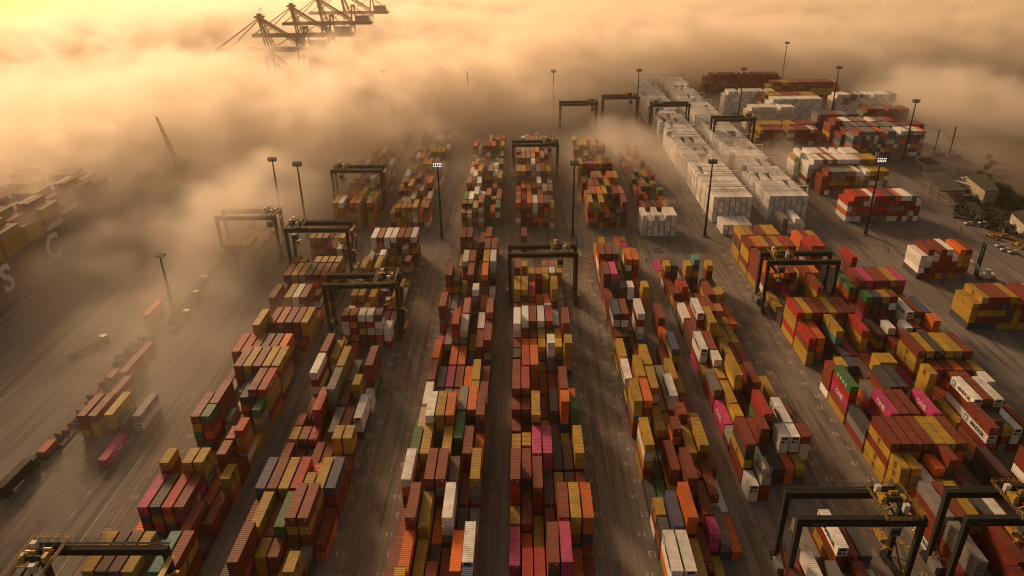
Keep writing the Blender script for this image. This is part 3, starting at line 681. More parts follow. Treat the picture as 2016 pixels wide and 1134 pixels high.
# ------------------------------------------------------------------ light masts
def mast_meshes():
    o = {}
    mb = MB(); mb.box(-1.5,1.5,-1.5,1.5,0,.5); o['footing'] = mb.mesh('footing', M_LANE)
    mb = MB(); mb.tube((0,0,.5),(0,0,20),.62,.46,12,False); mb.tube((0,0,20),(0,0,37.4),.46,.30,12,False); mb.tube((0,0,19.8),(0,0,20.2),.5,.5,12)
    mb.box(-.7,.7,-.5,.5,.5,2.6); o['pole'] = mb.mesh('pole', M_BEAM)
    mb = MB()
    for s_ in (0, 1.0):
        mb.bar((-1.9,-.7,36.6+s_),(1.9,-.7,36.6+s_),.12); mb.bar((-1.9,.7,36.6+s_),(1.9,.7,36.6+s_),.12)
        mb.bar((-1.9,-.7,36.6+s_),(-1.9,.7,36.6+s_),.12); mb.bar((1.9,-.7,36.6+s_),(1.9,.7,36.6+s_),.12)
        mb.bar((0,-.7,36.6+s_),(0,.7,36.6+s_),.12)
    for x in (-1.9,1.9,0):
        for y in (-.7,.7): mb.bar((x,y,36.6),(x,y,38.6),.1)
    mb.box(-1.8,1.8,-.6,.6,36.55,36.62); o['headframe'] = mb.mesh('headframe', M_DK)
    lb = MB()
    lb.box(-.26,.26,-.22,.02,-.22,.22); lb.box(-.30,.30,.02,.10,-.26,.26); o['lamp_body'] = lb.mesh('floodlight', M_LAMPOFF)
    fl = MB(); fl.box(-.17,.17,-.245,-.222,-.13,.13); o['lens_on'] = fl.mesh('lens', M_LAMP); o['lens_off'] = fl.mesh('lens', M_GRY)
    mb = MB(); mb.tube((0,0,37.4),(0,0,42.0),.05,.02,5); o['lightning_rod'] = mb.mesh('lightning_rod', M_GRY)
    return o
MM = mast_meshes()
def mast(x, y, label, lit=False, h=1.0, near=True, grp='floodlight masts over the yard'):
    t = empty('light_mast', (x,y,0), 0, label, 'light mast', grp); t.scale = (1,1,h)
    for k_ in ('footing','pole','headframe','lightning_rod'): put(k_, MM[k_], t)
    rows = (0,1,2); cols = (-1.7,-.85,0,.85,1.7)
    for r_ in rows:
        for cx in cols:
            for sgn in ((-1,) if lit else (-1,1)):
                l = put('floodlight', MM['lamp_body'], t, (cx, sgn*.95, 36.75+r_*.72)); l.rotation_euler = (R(-18) if lit else R(20)*1, 0, 0 if sgn < 0 else R(180))
                put('lens', MM['lens_on'] if lit else MM['lens_off'], l)
    return t
mast(-144, 266.7, 'unlit light mast standing at the quay strip beside the parked trailers', h=.57)
mast(-105.5, 334.5, 'unlit light mast behind the leftmost rubber-tyred crane', h=1.02)
mast(-39.6, 334.4, 'light mast with lit floodlights between second and third yard blocks', lit=True)
mast(24.3, 334.4, 'unlit light mast at the crossroad right of the central crane')
mast(88.7, 335.0, 'unlit light mast in front of the white reefer stacks')
mast(166.6, 335.4, 'light mast with lit floodlights by red and white stack', lit=True)
mast(-123, 352, 'thin light mast fading in fog, left of the yard', h=.95)
mast(-108, 590, 'faint light mast standing in thick fog right of the quay cranes')
mast(-42, 583, 'distant light mast in thick fog with bright white lamps', lit=True)
mast(24.5, 581, 'faint unlit light mast in fog beyond the central lane')
mast(90, 581, 'distant light mast beside the far end of white reefer rows')
mast(170, 581, 'distant light mast before the white reefer wall')
mast(243, 583, 'distant light mast before hazy red stacks on the right')
mast(247, 718, 'farthest light mast, pale against the fog bank')
mast(243, 461, 'light mast behind the grey misty stack by the road')
mast(-141.5, 153, 'light mast at the left edge beside the parked truck', h=.6)
mast(136.0, 134.0, 'light mast rising at the right edge by the yard cranes')

# ------------------------------------------------------------------ rubber tyred gantry cranes
SPAN, GY, GH = 27.4, 4.1, 22.0
def rtg_meshes():
    o = {}
    mb = MB(); mb.box(.0, SPAN, -.55, .55, GH-1.7, GH); mb.box(.0,SPAN,-.68,.68,GH,GH+.08); mb.box(.2,SPAN-.2,-.62,-.55,GH-1.0,GH-.85)
    for x in np.arange(1.5, SPAN, 3.0): mb.box(x, x+.06, -.60, .60, GH-1.68, GH-.02)
    o['girder'] = mb.mesh('girder', M_BEAM)
    mb = MB()
    for z in (.55, 1.1): mb.bar((0,0,z),(SPAN,0,z),.05)
    for x in np.arange(0, SPAN+.1, SPAN/14): mb.bar((x,0,0),(x,0,1.1),.05)
    o['railing'] = mb.mesh('railing', M_BEAM)
    mb = MB(); mb.box(0, SPAN, -.3, .3, -.06, 0)
    o['walkway'] = mb.mesh('walkway', M_GREEN)
    mb = MB()
    n = len(mb.v)
    mb.v += [(-.5,-.5,2.4),(.5,-.5,2.4),(.5,.5,2.4),(-.5,.5,2.4),(-.65,-.6,GH-1.7),(.65,-.6,GH-1.7),(.65,.6,GH-1.7),(-.65,.6,GH-1.7)]
    mb.f += [(0,3,2,1),(4,5,6,7),(0,1,5,4),(1,2,6,5),(2,3,7,6),(3,0,4,7)]
    mb.box(-.7,.7,-.65,.65,GH-1.72,GH+.12)
    o['leg'] = mb.mesh('leg', M_GREEN)
    mb = MB(); mb.box(-.6,.6,-GY-1.6,GY+1.6,1.5,2.6); mb.box(-.5,.5,-GY-2.6,-GY-.4,1.0,1.5); mb.box(-.5,.5,GY+.4,GY+2.6,1.0,1.5)
    mb.bar((0,-GY,2.6),(0,GY,9.0),.3); mb.bar((0,GY,2.6),(0,-GY,9.0),.3)
    o['sill_beam'] = mb.mesh('sill_beam', M_GREEN)
    mb = MB(); mb.lathe((0,0,0), [(-.32,.3),(-.3,.75),(.3,.75),(.32,.3)], 14); mb.v = [(y, x, z) for x, y, z in mb.v]; mb.f = [f[::-1] for f in mb.f]
    o['wheel'] = mb.mesh('wheel', M_BLK)
    mb = MB(); mb.box(-1.2,.8,-1.7,1.7,2.6,4.6); mb.box(-1.3,.9,-1.8,1.8,4.6,4.7); mb.tube((-.5,1.3,4.7),(-.5,1.3,5.9),.14,n=8)
    o['power_unit'] = mb.mesh('power_unit', M_GRY)
    mb = MB()
    for s_ in (-.35,.35):
        for q in range(4):
            z0 = 3+q*4.4; y0 = -2.8 if q % 2 == 0 else 2.8
            mb.bar((s_-1.5,y0,z0),(s_-1.5,-y0,z0+4.4),.07,.14)
    for q in range(5): mb.box(-2.1,-.9,-3.3,3.3,2.9+q*4.4,2.95+q*4.4) if q in (0,4) else mb.box(-2.1,-.9,(2.8 if q % 2 else -3.6),(3.6 if q % 2 else -2.8),2.9+q*4.4,2.95+q*4.4)
    for q in range(40):
        z = 3+q*.44; k = int(q//10); f = (q % 10)/10; y = (-2.8+5.6*f)*(1 if k % 2 == 0 else -1); mb.box(-1.85,-1.15,y-.12,y+.12,z,z+.03)
    o['stairs'] = mb.mesh('stairs', M_YEL)
    # trolley
    mb = MB()
    for y in (-GY-.9, GY+.5): mb.box(-3.2,3.2,y,y+.4,GH+.25,GH+.75)
    for x in (-3.2,-1.0,1.0,2.9): mb.box(x,x+.3,-GY-.9,GY+.9,GH+.3,GH+.7)
    mb.box(-3.6,-2.7,-GY-1.6,GY+1.6,GH+.7,GH+.76); mb.box(2.8,3.7,-GY-1.6,GY+1.6,GH+.7,GH+.76); mb.box(-3.6,3.7,-GY-1.8,-GY-.9,GH+.7,GH+.76)
    o['trolley_frame'] = mb.mesh('trolley_frame', M_DK)
    mb = MB()
    for (x0_,y0_,x1_,y1_) in ((-3.7,-GY-1.7,-3.7,GY+1.7),(3.8,-GY-1.7,3.8,GY+1.7),(-3.7,-GY-1.8,3.8,-GY-1.8),(-3.7,GY+1.7,3.8,GY+1.7)):
        for z in (.55,1.1): mb.bar((x0_,y0_,GH+.75+z),(x1_,y1_,GH+.75+z),.06)
        for t_ in np.linspace(0,1,7): mb.bar((x0_+(x1_-x0_)*t_,y0_+(y1_-y0_)*t_,GH+.75),(x0_+(x1_-x0_)*t_,y0_+(y1_-y0_)*t_,GH+1.85),.06)
    o['trolley_railing'] = mb.mesh('trolley_railing', M_YEL)
    mb = MB(); mb.tube((-1.7,-.2,GH+1.5),(1.7,-.2,GH+1.5),.62,n=14)
    for x in (-1.7,0,1.7): mb.tube((x-.06,-.2,GH+1.5),(x+.06,-.2,GH+1.5),.8,n=14)
    o['hoist_drum'] = mb.mesh('hoist_drum', M_DK)
    mb = MB(); mb.tube((-2.6,1.2,GH+1.5),(-.6,1.2,GH+1.5),.6,n=12); o['motor'] = mb.mesh('motor', M_YEL)
    mb = MB(); mb.box(-2.7,-1.6,-1.0,.6,GH+.75,GH+2.2); mb.box(-2.5,-1.8,-.8,.4,GH+2.2,GH+2.6); o['gearbox'] = mb.mesh('gearbox', M_YEL)
    mb = MB(); mb.box(1.9,2.7,-.9,.7,GH+.75,GH+2.3); o['brake_housing'] = mb.mesh('brake_housing', M_YEL)
    mb = MB(); mb.tube((.5,2.2,GH+1.3),(2.1,2.2,GH+1.3),.5,n=12); mb.box(.4,2.2,1.7,2.7,GH+.75,GH+1.0); o['trolley_motor'] = mb.mesh('trolley_motor', M_YEL)
    mb = MB(); mb.bar((-2.6,-2.6,GH+.8),(-1.4,-3.4,GH+2.6),.25); mb.bar((-1.4,-3.4,GH+2.6),(-.4,-3.0,GH+2.0),.2); o['jib_arm'] = mb.mesh('jib_arm', M_YEL)
    mb = MB(); mb.box(.9,2.1,-3.6,-2.6,GH+.75,GH+2.7); o['control_cabinet'] = mb.mesh('control_cabinet', M_WHT)
    mb = MB(); mb.box(-2.4,-1.3,2.6,3.6,GH+.75,GH+2.6); o['rear_cabinet'] = mb.mesh('control_cabinet', M_WHT)
    mb = MB(); mb.box(-1.2,1.2,-GY-.2,-GY+2.0,GH-5.2,GH-2.7); mb.box(-1.3,1.3,-GY-.3,-GY+2.1,GH-2.7,GH-2.6); mb.bar((-.9,-GY+.9,GH-2.6),(-.9,-GY+.9,GH+.3),.18); mb.bar((.9,-GY+.9,GH-2.6),(.9,-GY+.9,GH+.3),.18)
    o['operator_cab'] = mb.mesh('operator_cab', M_GRY)
    mb = MB(); mb.box(-1.0,1.0,-GY-.215,-GY-.2,GH-4.9,GH-3.2); mb.box(-1.0,1.0,-GY+.2,-GY+1.7,GH-5.215,GH-5.2); o['window'] = mb.mesh('window', M_GLS)
    mb = MB()
    mb.box(-.45,.45,-3.0,3.0,-.35,.25); mb.box(-1.15,1.15,-3.15,-2.8,-.4,-.05); mb.box(-1.15,1.15,2.8,3.15,-.4,-.05); mb.box(-.9,.9,-1.3,1.3,.2,1.0)
    o['spreader'] = mb.mesh('spreader', M_YEL)
    mb = MB()
    for x in (-.8,.8):
        for y in (-1.2,1.2): mb.bar((x,y,0),(x*1.3,y*1.2,1),.05)
    o['hoist_rope'] = mb.mesh('hoist_rope', M_BLK)
    mb = MB(); mb.box(0,2.6,-.02,0,-.38,.38); o['name_board'] = mb.mesh('name_board', M_DK)
    return o
GM = rtg_meshes()
def rtg(x0, yc, tx, label, sp_z=15.0, sign=True):
    t = empty('gantry_crane', (x0, yc, 0), 0, label, 'gantry crane', 'rubber tyred gantry cranes straddling the container blocks')
    for y in (-GY, GY):
        g = put('girder', GM['girder'], t, (0, y, 0))
        put('railing', GM['railing'], t, (0, y+(1.5 if y > 0 else -1.5), GH+(0.05 if y > 0 else -1.1))); put('walkway', GM['walkway'], t, (0, y+(1.2 if y > 0 else -1.2), GH+(0.05 if y > 0 else -1.1)))
        for x in (.6, SPAN-.6): put('leg', GM['leg'], t, (x, y, 0))
    for x in (.6, SPAN-.6):
        put('sill_beam', GM['sill_beam'], t, (x, 0, 0))
        for y in (-GY-2.1, -GY-.7, GY+.7, GY+2.1): put('wheel', GM['wheel'], t, (x, y, .78))
    put('power_unit', GM['power_unit'], t, (.2, 0, 0)); put('stairs', GM['stairs'], t, (SPAN+2.4, 0, 0))
    fr = put('trolley', GM['trolley_frame'], t, (tx, 0, 0))
    for k_, nme in (('trolley_railing','railing'), ('hoist_drum','hoist_drum'), ('gearbox','gearbox'), ('motor','motor'), ('brake_housing','brake_housing'), ('trolley_motor','trolley_motor'), ('jib_arm','jib_arm'), ('control_cabinet','control_cabinet'), ('rear_cabinet','control_cabinet')): put(nme, GM[k_], fr)
    cb = put('operator_cab', GM['operator_cab'], t, (tx, 0, 0)); put('window', GM['window'], cb)
    sp = put('spreader', GM['spreader'], t, (tx, 0, sp_z)); rp = put('hoist_rope', GM['hoist_rope'], sp, (0, 0, 1.0)); rp.scale = (1, 1, GH+.3-1.0-sp_z)
    for xx, s_ in ((3.2,'RTG 03'), (13.2,'40 t'), (20.2,'TERMINAL')):
        l = put('lettering', text_mesh(s_, .85, M_LWHITE), t, (xx+1.2, -GY-.64, GH-1.5)); l.rotation_euler = (R(90),0,0)
    return t
rtg(-5.8, 268.6, 20.5, 'dark gantry crane spanning the block beside the central lane, machinery at its right end', 15.5)
rtg(92.4, 259.8, 6.0, 'dark gantry crane right of centre with machinery over its left leg', 13.0)
rtg(-101.9, 297.0, 4.0, 'gantry crane in golden mist over the leftmost block', 14.0)
rtg(-137.6, 312.5, 24.0, 'misty gantry crane standing over the small yellow stack by the quay', 13.0)
rtg(-72.3, 242.0, 22.5, 'gantry crane over the second block with machinery at right end', 13.0)
rtg(-102.0, 382.0, 5.5, 'foggy gantry crane beyond the crossroad on the left', 15.0)
rtg(-5.8, 431.0, 22.0, 'faint gantry crane in fog behind the central block', 15.0)
rtg(58.4, 124.8, 21.6, 'nearest gantry crane at lower right with sunlit yellow machinery', 12.0)
rtg(94.2, 124.9, 14.2, 'gantry crane at the right bottom corner with yellow machinery near its middle', 14.0)
rtg(-101.2, 108.4, 2.6, 'gantry crane at the left bottom corner with yellow hoist machinery', 14.0)
rtg(27.4, 541.0, 24.0, 'far gantry crane left of two in fog, before white reefers')
rtg(60.5, 562.0, 21.0, 'far gantry crane in fog touching a distant light mast', 12)
rtg(92.8, 535.0, 4.0, 'far gantry crane spanning the white reefer rows')
rtg(126.2, 489.0, 24.0, 'hazy gantry crane over the right white reefer rows')
rtg(-138.0, 543.0, 20.0, 'barely visible gantry crane deep in fog, left of centre')

# reefer racks: horizontal gangways across the white rows
rk = MB()
for x in (0, 8.2, 16.4, 24.4): rk.box(x-.1, x+.1, -.4, .4, 0, 14.6)
rk.box(0, 24.5, -.55, .55, 14.6, 14.9)
rkm = rk.mesh('frame', M_WHT)
rl = MB()
for z in (.5,1.0): rl.bar((0,-.5,z),(24.5,-.5,z),.05); rl.bar((0,.5,z),(24.5,.5,z),.05)
rlm = rl.mesh('railing', M_GRY)
for gx, w_ in ((95.2,'left'), (123.4,'right')):
    for j in range(0, 13):
        y = 366.9+j*26.68
        t = empty('reefer_rack', (gx, y, 0), 0, 'pale steel reefer gangway, %s from the front, across the %s white reefer rows' % (ORD[j+1], w_), 'reefer rack', 'steel gangways between white reefer rows')
        put('frame', rkm, t); put('railing', rlm, t, (0,0,14.9))
# ------------------------------------------------------------------ quay cranes
def sts(x, y, label, sc=1.0):
    t = empty('quay_crane', (x, y, 0), 0, label, 'quay crane', 'ship to shore cranes on the quay')
    W = 30.0; B = 49.5; AP = 75.0
    for lx in (0, W):
        for ly in (-9, 9):
            MB().bar((lx, ly, 1.5), (lx, ly, B+2), 1.6, 1.6).build('leg', M_QUAY, t)
    m1 = MB(); m1.box(-1, 1, -11, 11, 1, 3.2); m1.build('sill_beam', M_QUAY, t).location = (0,0,0)
    m2 = MB(); m2.box(W-1, W+1, -11, 11, 1, 3.2); m2.build('sill_beam', M_QUAY, t)
    m3 = MB(); m3.box(-.9, W+.9, -9.7, -8.3, 18, 20); m3.box(-.9, W+.9, 8.3, 9.7, 18, 20)
    for ly in (-9, 9):
        m3.bar((0,ly,20),(W,ly,B-2),1.0); m3.bar((W,ly,20),(0,ly,B-2),.9)
    for lx in (0, W): m3.bar((lx,-9,B-.5),(lx,9,B-.5),1.6)
    m3.build('brace', M_QUAY, t)
    for ly in (-3.4, 3.4):
        mm = MB(); mm.box(-42, W+20, ly-.7, ly+.7, B, B+3.0); mm.build('boom_girder', M_QUAY, t)
    mm = MB()
    for xx in np.arange(-42, W+20, 8): mm.box(xx, xx+.5, -3.4, 3.4, B+.5, B+1.2)
    for ly in (-4.6, 4.6):
        mm.box(-42, W+20, ly-.4, ly+.4, B+1.0, B+1.1); mm.bar((-42,ly,B+2.2),(W+20,ly,B+2.2),.1)
    mm.build('walkway', M_QUAY, t)
    mm = MB()
    for ly in (-3.4, 3.4):
        mm.bar((-.5,ly,B+3),(-4,ly*.6,AP),1.2); mm.bar((5,ly,B+3),(-3,ly*.6,AP),.9)
        for q in range(6): z = B+6+q*5; mm.bar((1.6-q*.6,ly*.9,z),(4.5-q*1.2,ly*.9,z+2.5),.3)
    mm.box(-7,0,-3,3,AP,AP+1.6); mm.box(-5,-2,-1.5,1.5,AP+1.6,AP+3.4)
    for i in range(14): z = B+4+i*2.2; mm.box(3.6-i*.45, 5.4-i*.45, -1, 1, z, z+.15)
    mm.build('mast_frame', M_QUAY, t)
    mm = MB()
    for ly in (-2.4, 2.4):
        mm.bar((W-1,ly,B+3),(W+1,ly*.6,B+18),.8); mm.bar((W+4,ly,B+3),(W+3,ly*.6,B+18),.6)
        mm.bar((W+2,ly,B+18),(6,ly,B+3.5),.5); mm.bar((W+2,ly,B+18),(W+19,ly,B+4),.45)
    mm.box(W,W+4,-2.2,2.2,B+17.6,B+19)
    mm.build('rear_tower', M_QUAY, t)
    mm = MB()
    for ly in (-2.8, 2.8):
        mm.bar((-4,ly*.7,AP),(-40,ly,B+3),.45); mm.bar((-4,ly*.7,AP-1),(-30,ly,B+3),.4); mm.bar((-3,ly*.7,AP),(W,ly,B+4.5),.9); mm.bar((-3,ly*.7,AP-2.5),(W-2,ly,B+3),.6)
    mm.build('stay', M_QUAY, t)
    mm = MB(); mm.box(W+4, W+17, -4.2, 4.2, B+3.1, B+8.5); mm.box(W+3.6,W+17.4,-4.6,4.6,B+8.5,B+8.9); mm.build('machinery_house', M_GRY, t)
    mm = MB(); mm.box(-2,3,-2.2,2.2,B-4.5,B-1.2); mm.box(-3,4,-3,3,B-1.2,B-.2); mm.build('trolley_cab', M_GRY, t)
    for lx in (0, W):
        for ly in (-10, 10):
            mm = MB(); mm.box(lx-.6, lx+.6, ly-3.2, ly+3.2, .1, 1.0); mm.build('bogie', M_DK, t)
    return t
sts(-204, 616, 'nearest quay crane, its boom and pointed mast rising from golden fog')
sts(-204, 706, 'second quay crane behind the nearest one, mast cut by the fog')
sts(-204, 800, 'third quay crane, mostly swallowed by bright fog')
sts(-204, 905, 'farthest quay crane, a pale shape in the fog')

# ------------------------------------------------------------------ container ship
M_HULL = mat('hull_dark', (.020,.018,.017), .8, 0, .3, .08, dirt=(.05,.025,.016))
M_HLET = mat('hull_lettering', (.82,.80,.75), .6, 0, .1, .3)
t = empty('container_ship', (-208, 330, -3.2), 0, 'large dark container ship moored at the quay with pale hull letters', 'ship')
mb = MB(); HL, HB, HH = 330, 46, 20
sec = [(-200,0.0),(-190,.25),(-165,.7),(-130,.95),(-90,1),(100,1),(118,.97),(128,.85)]
# long hull: stern towards +Y, flat side facing the quay
prof = []
for (y, s_) in sec:
    hw = HB/2*s_; prof.append([( -HB/2+hw*.86, y, 0), (-HB/2+hw, y, 6), (-HB/2+hw, y, HH), (-HB/2-hw, y, HH), (-HB/2-hw, y, 6), (-HB/2-hw*.86, y, 0)])
for p in prof: mb.v += p
for i in range(len(prof)-1):
    a = i*6
    for q in range(5): mb.f.append((a+q, a+6+q, a+7+q, a+1+q))
mb.f.append(tuple((len(prof)-1)*6+q for q in range(6)))
mb.f.append(tuple(reversed(range(6))))
mb.build('hull', M_HULL, t)
mb = MB(); mb.box(-HB+1, -1, -120, 112, HH-.9, HH-.7); mb.box(-HB/2-12,-HB/2+12,-176,-164,HH-.7,HH+28); mb.box(-HB+1,-1,-178,-170,HH+22,HH+26); mb.build('deckhouse', M_WHT, t)
mb = MB()
for z in (HH+.5, HH+1.1):
    mb.bar((-.3,-120,z),(-.3,100,z),.08)
for y in np.arange(-120, 101, 4): mb.bar((-.3,y,HH),(-.3,y,HH+1.1),.08)
mb.build('railing', M_GRY, t)
for ch, y in (('M',-96), ('S',-63.5), ('C',-31.0)):
    me = text_mesh(ch, 15.5, M_HLET, .4, 1.0); l = put('lettering', me, t, (.05, y, 14.6)); l.rotation_euler = (R(90), 0, R(90))
ship = t
# containers carried on deck: stuff, they read as one misty mass beyond the 300
V, F, C = [], [], []
for bay in range(9):
    for row in range(15):
        for tier in range(4+(1 if (bay+row//4) % 2 else 0)-(1 if row < 2 else 0)):
            x0 = -208-3.4-row*2.75; y0_ = 232+bay*14.4; z0 = 17.2+tier*2.62; n = len(V)
            V += [(x0-CW,y0_,z0),(x0,y0_,z0),(x0,y0_+12.2,z0),(x0-CW,y0_+12.2,z0),(x0-CW,y0_,z0+2.58),(x0,y0_,z0+2.58),(x0,y0_+12.2,z0+2.58),(x0-CW,y0_+12.2,z0+2.58)]
            F += [(n+4,n+5,n+6,n+7),(n,n+1,n+5,n+4),(n+1,n+2,n+6,n+5),(n+2,n+3,n+7,n+6),(n+3,n,n+4,n+7)]
            C += [PAL[rnd.choice('YYYYRRSCCW')]]*5
me = bpy.data.meshes.new('ship_deck_containers'); me.from_pydata(V, [], F); me.materials.append(M_ATT)
at = me.color_attributes.new('Col', 'FLOAT_COLOR', 'CORNER')
at.data.foreach_set('color', np.repeat(np.array([(*c, 1) for c in C], np.float32), 4, axis=0).ravel())
o = bpy.data.objects.new('ship_deck_containers', me); COL.objects.link(o)
tag(o, 'mustard and red containers stacked on the ship deck in mist', 'containers', kind='stuff')

# lattice harbour crane boom in the fog
t = empty('harbour_crane', (-190, 398, 0), R(15), 'faint lattice boom of a harbour crane sticking out of the fog', 'crane')
mb = MB(); mb.box(-4,4,-4,4,.8,3.5); mb.box(-3,3,-4,3,3.5,8); mb.build('body', M_YEL, t)
mb = MB()
a0, a1 = Vector((0,2,7)), Vector((-9,6,46))
for i in range(4):
    ox, oy = ((-1,-1),(1,-1),(1,1),(-1,1))[i]; mb.bar(a0+Vector((ox*1.2,oy*1.2,0)), a1+Vector((ox*.4,oy*.4,0)), .28)
for q in range(12):
    f0, f1 = q/12, (q+1)/12
    for i in range(4):
        o1 = ((-1,-1),(1,-1),(1,1),(-1,1))[i]; o2 = ((-1,-1),(1,-1),(1,1),(-1,1))[(i+1) % 4]
        p0 = a0.lerp(a1, f0)+Vector((*[v*(1.2-.8*f0) for v in o1], 0)); p1 = a0.lerp(a1, f1)+Vector((*[v*(1.2-.8*f1) for v in o2], 0)); mb.bar(p0, p1, .14)
mb.build('boom', M_YEL, t)
for sx in (-3.4, 3.4):
    mb = MB(); mb.box(sx-.7,sx+.7,-5,5,0,.8); mb.build('crawler_track', M_BLK, t)

# ------------------------------------------------------------------ vehicles
def wheels(t, pts, r=.5, wd=.3, mname='wheel'):
    for (x, y) in pts:
        mb = MB(); mb.tube((x-wd/2, y, r), (x+wd/2, y, r), r, n=12); wv = mb.build(mname, M_BLK, t)
        mb = MB(); mb.tube((x-wd/2-.01, y, r), (x+wd/2+.01, y, r), r*.5, n=8); mb.build('rim', M_GRY, wv)
def car(x, y, rz, label, colr=M_WHT):
    t = empty('parked_car', (x,y,0), rz, label, 'car', 'white cars parked by the yard edge')
    mb = MB(); prof = [(-2.15,.45),(-2.2,.75),(-1.95,.98),(-1.0,1.02),(-.45,1.0),(1.2,1.0),(2.05,.92),(2.2,.7),(2.15,.4)]
    for s_ in (-.86,.86): mb.v += [(s_, p[0], p[1]) for p in prof]
    n = len(prof); mb.f = [tuple(range(n)), tuple(range(2*n-1, n-1, -1))]+[(i, n+i, n+(i+1) % n, (i+1) % n) for i in range(n)]
    mb.build('body', colr, t)
    mb = MB(); mb.v = [(-.76,-1.75,1.0),(.76,-1.75,1.0),(.76,.95,1.0),(-.76,.95,1.0),(-.62,-1.3,1.46),(.62,-1.3,1.46),(.62,.25,1.46),(-.62,.25,1.46)]
    mb.f = [(4,5,6,7),(0,1,5,4),(1,2,6,5),(2,3,7,6),(3,0,4,7)]; mb.build('window', M_GLS, t)
    mb = MB(); mb.box(-.6,.6,-1.25,.2,1.462,1.50); mb.build('roof', colr, t)
    wheels(t, ((-.8,-1.35),(.8,-1.35),(-.8,1.35),(.8,1.35)), .33, .22)
    for s_ in (-.6,.6):
        mb = MB(); mb.box(s_-.2,s_+.2,2.17,2.215,.6,.78); mb.build('headlight', M_LAMPOFF, t)
def at(px, py, z=0.):
    d = _f*CAM_F + _r*(px-1008) - _u*(py-567); q = (z-CAM_H)/d.z; return d.x*q, d.y*q
for (px, py, rz, lab) in ((1969,487,74,'white car parked nearest the yellow machines, first of three'), (1979,494,76,'middle one of three white cars parked in a row'), (1994,499,78,'white car, nearest the right edge, of three in a row'),
                     (1907,442,85,'white van-like car by the dark open shed'), (1935,441,88,'white pickup-like car right of the open shed'), (1905,387,70,'white car parked beside the pale warehouse')):
    x, y = at(px, py); car(x, y, R(rz), lab)
def truck(x, y, rz, label, load=None, cabm=M_WHT, name='terminal_truck'):
    t = empty(name, (x,y,0), rz, label, 'truck', 'trucks and trailers on the terminal')
    mb = MB(); mb.box(-1.15,1.15,5.2,7.4,.9,3.3); mb.box(-1.05,1.05,7.4,7.9,.7,1.7); mb.build('cab', cabm, t)
    mb = MB(); mb.box(-1.0,1.0,7.405,7.43,2.0,3.0); mb.box(-1.165,-1.15,5.9,7.2,2.0,3.0); mb.box(1.15,1.165,5.9,7.2,2.0,3.0); mb.build('window', M_GLS, t)
    mb = MB(); mb.box(-1.2,1.2,-7,4.8,1.15,1.45)
    for yy in np.arange(-6.5,4.5,2.2): mb.box(-1.25,1.25,yy,yy+.2,.95,1.15)
    mb.build('chassis', M_BLK, t)
    wheels(t, ((-.95,-5.8),(.95,-5.8),(-.95,-4.6),(.95,-4.6),(-.95,3.6),(.95,3.6),(-.95,6.6),(.95,6.6)), .5, .35)
    if load: mb = MB(); mb.box(-1.24,1.24,-7,4.9,1.45,4.3); mb.build('box_body', load, t)
    return t
M_TARP = mat('van_body_white', (.55,.54,.52), .6, 0, .12, .5)
x, y = at(1885, 372); tk = truck(x, y, R(30), 'white articulated truck behind the dark canopy roof', M_TARP)
l = put('lettering', text_mesh('MAERSK', 1.9, M_LBLACK, .03), tk, (-1.26, -1, 2.9)); l.rotation_euler = (R(90), 0, R(-90))
x, y = at(1912, 366); truck(x, y, R(30), 'second white truck body behind the warehouse', M_TARP)
for (px, py, rz, lab, ld) in ((375,600,-4,'empty flat trailer parked right of the left light mast',None), (392,570,-4,'trailer with pale canopy frame in mist beyond the mast',None),
                          (355,640,-4,'dark flat rack trailer in dust below the mast',None), (40,950,-3,'dark truck parked by the mast at left edge',M_DK), (175,690,-32,'low dark trailer crossing the quay road',None)):
    x, y = at(px, py); truck(x, y, R(rz), lab, ld, M_GRY if ld is None else M_DK)
def flat_rack(x, y, label, mt=M_RUST, z=0., L=12.19):
    t = empty('flat_rack', (x,y,z), 0, label, 'flat rack', 'flat racks and coils along the quayside strip')
    MB().box(0,2.44,0,L,.1,.55).build('deck', mt, t)
    for yy in (0, L-.25): MB().box(0,2.44,yy,yy+.25,.55,1.5).build('end_frame', mt, t)
    return t
for k_, (px, py, lab) in enumerate(((262,695,'rusty flat rack behind the leaning red stack'), (350,612,'rusty flat rack nearest the light mast foot'), (168,800,'rusty flat rack left of the tall red stack'), (150,842,'flat rack with scrap beside the red stack base'), (312,650,'dark flat rack beside the orange box'), (395,560,'flat rack in mist past the trailers'))):
    x, y = at(px, py); flat_rack(x, y, lab, M_RUST if k_ % 2 == 0 else M_BLK)
for k_, (px, py) in enumerate(((58,928),(78,906),(98,884),(116,862),(133,842),(158,812),(176,786),(192,762),(208,740),(228,716),(246,700),(300,668),(322,640),(335,622),(408,548),(425,528))):
    x, y = at(px, py); x += (k_*37 % 11)/3-1.5; flat_rack(x, y, 'dark loaded flat rack, %s from the bottom of the slanting quayside line' % ORD[k_+1], M_BLK if k_ % 3 else M_RUST, 0., 6.06 if k_ % 4 == 0 else 12.19)
# coils wrapped in dark sheeting
for k_ in range(12):
    x, y = at(232+11*k_-(k_ % 2)*6, 722-8.0*k_-(k_ % 3)*4); t = MB()
    t.tube((0,-1.3,1.25),(0,1.3,1.25),1.25,n=14); o = t.build('cargo_coil', M_BLK, None, True); o.location = (x,y,0); o.rotation_euler = (0,0,R(90*(k_ % 2)+8*k_))
    tag(o, 'dark wrapped cargo coil, %s up the row behind the red stack' % ORD[k_+1], 'coil', 'dark cargo coils on the quay strip')
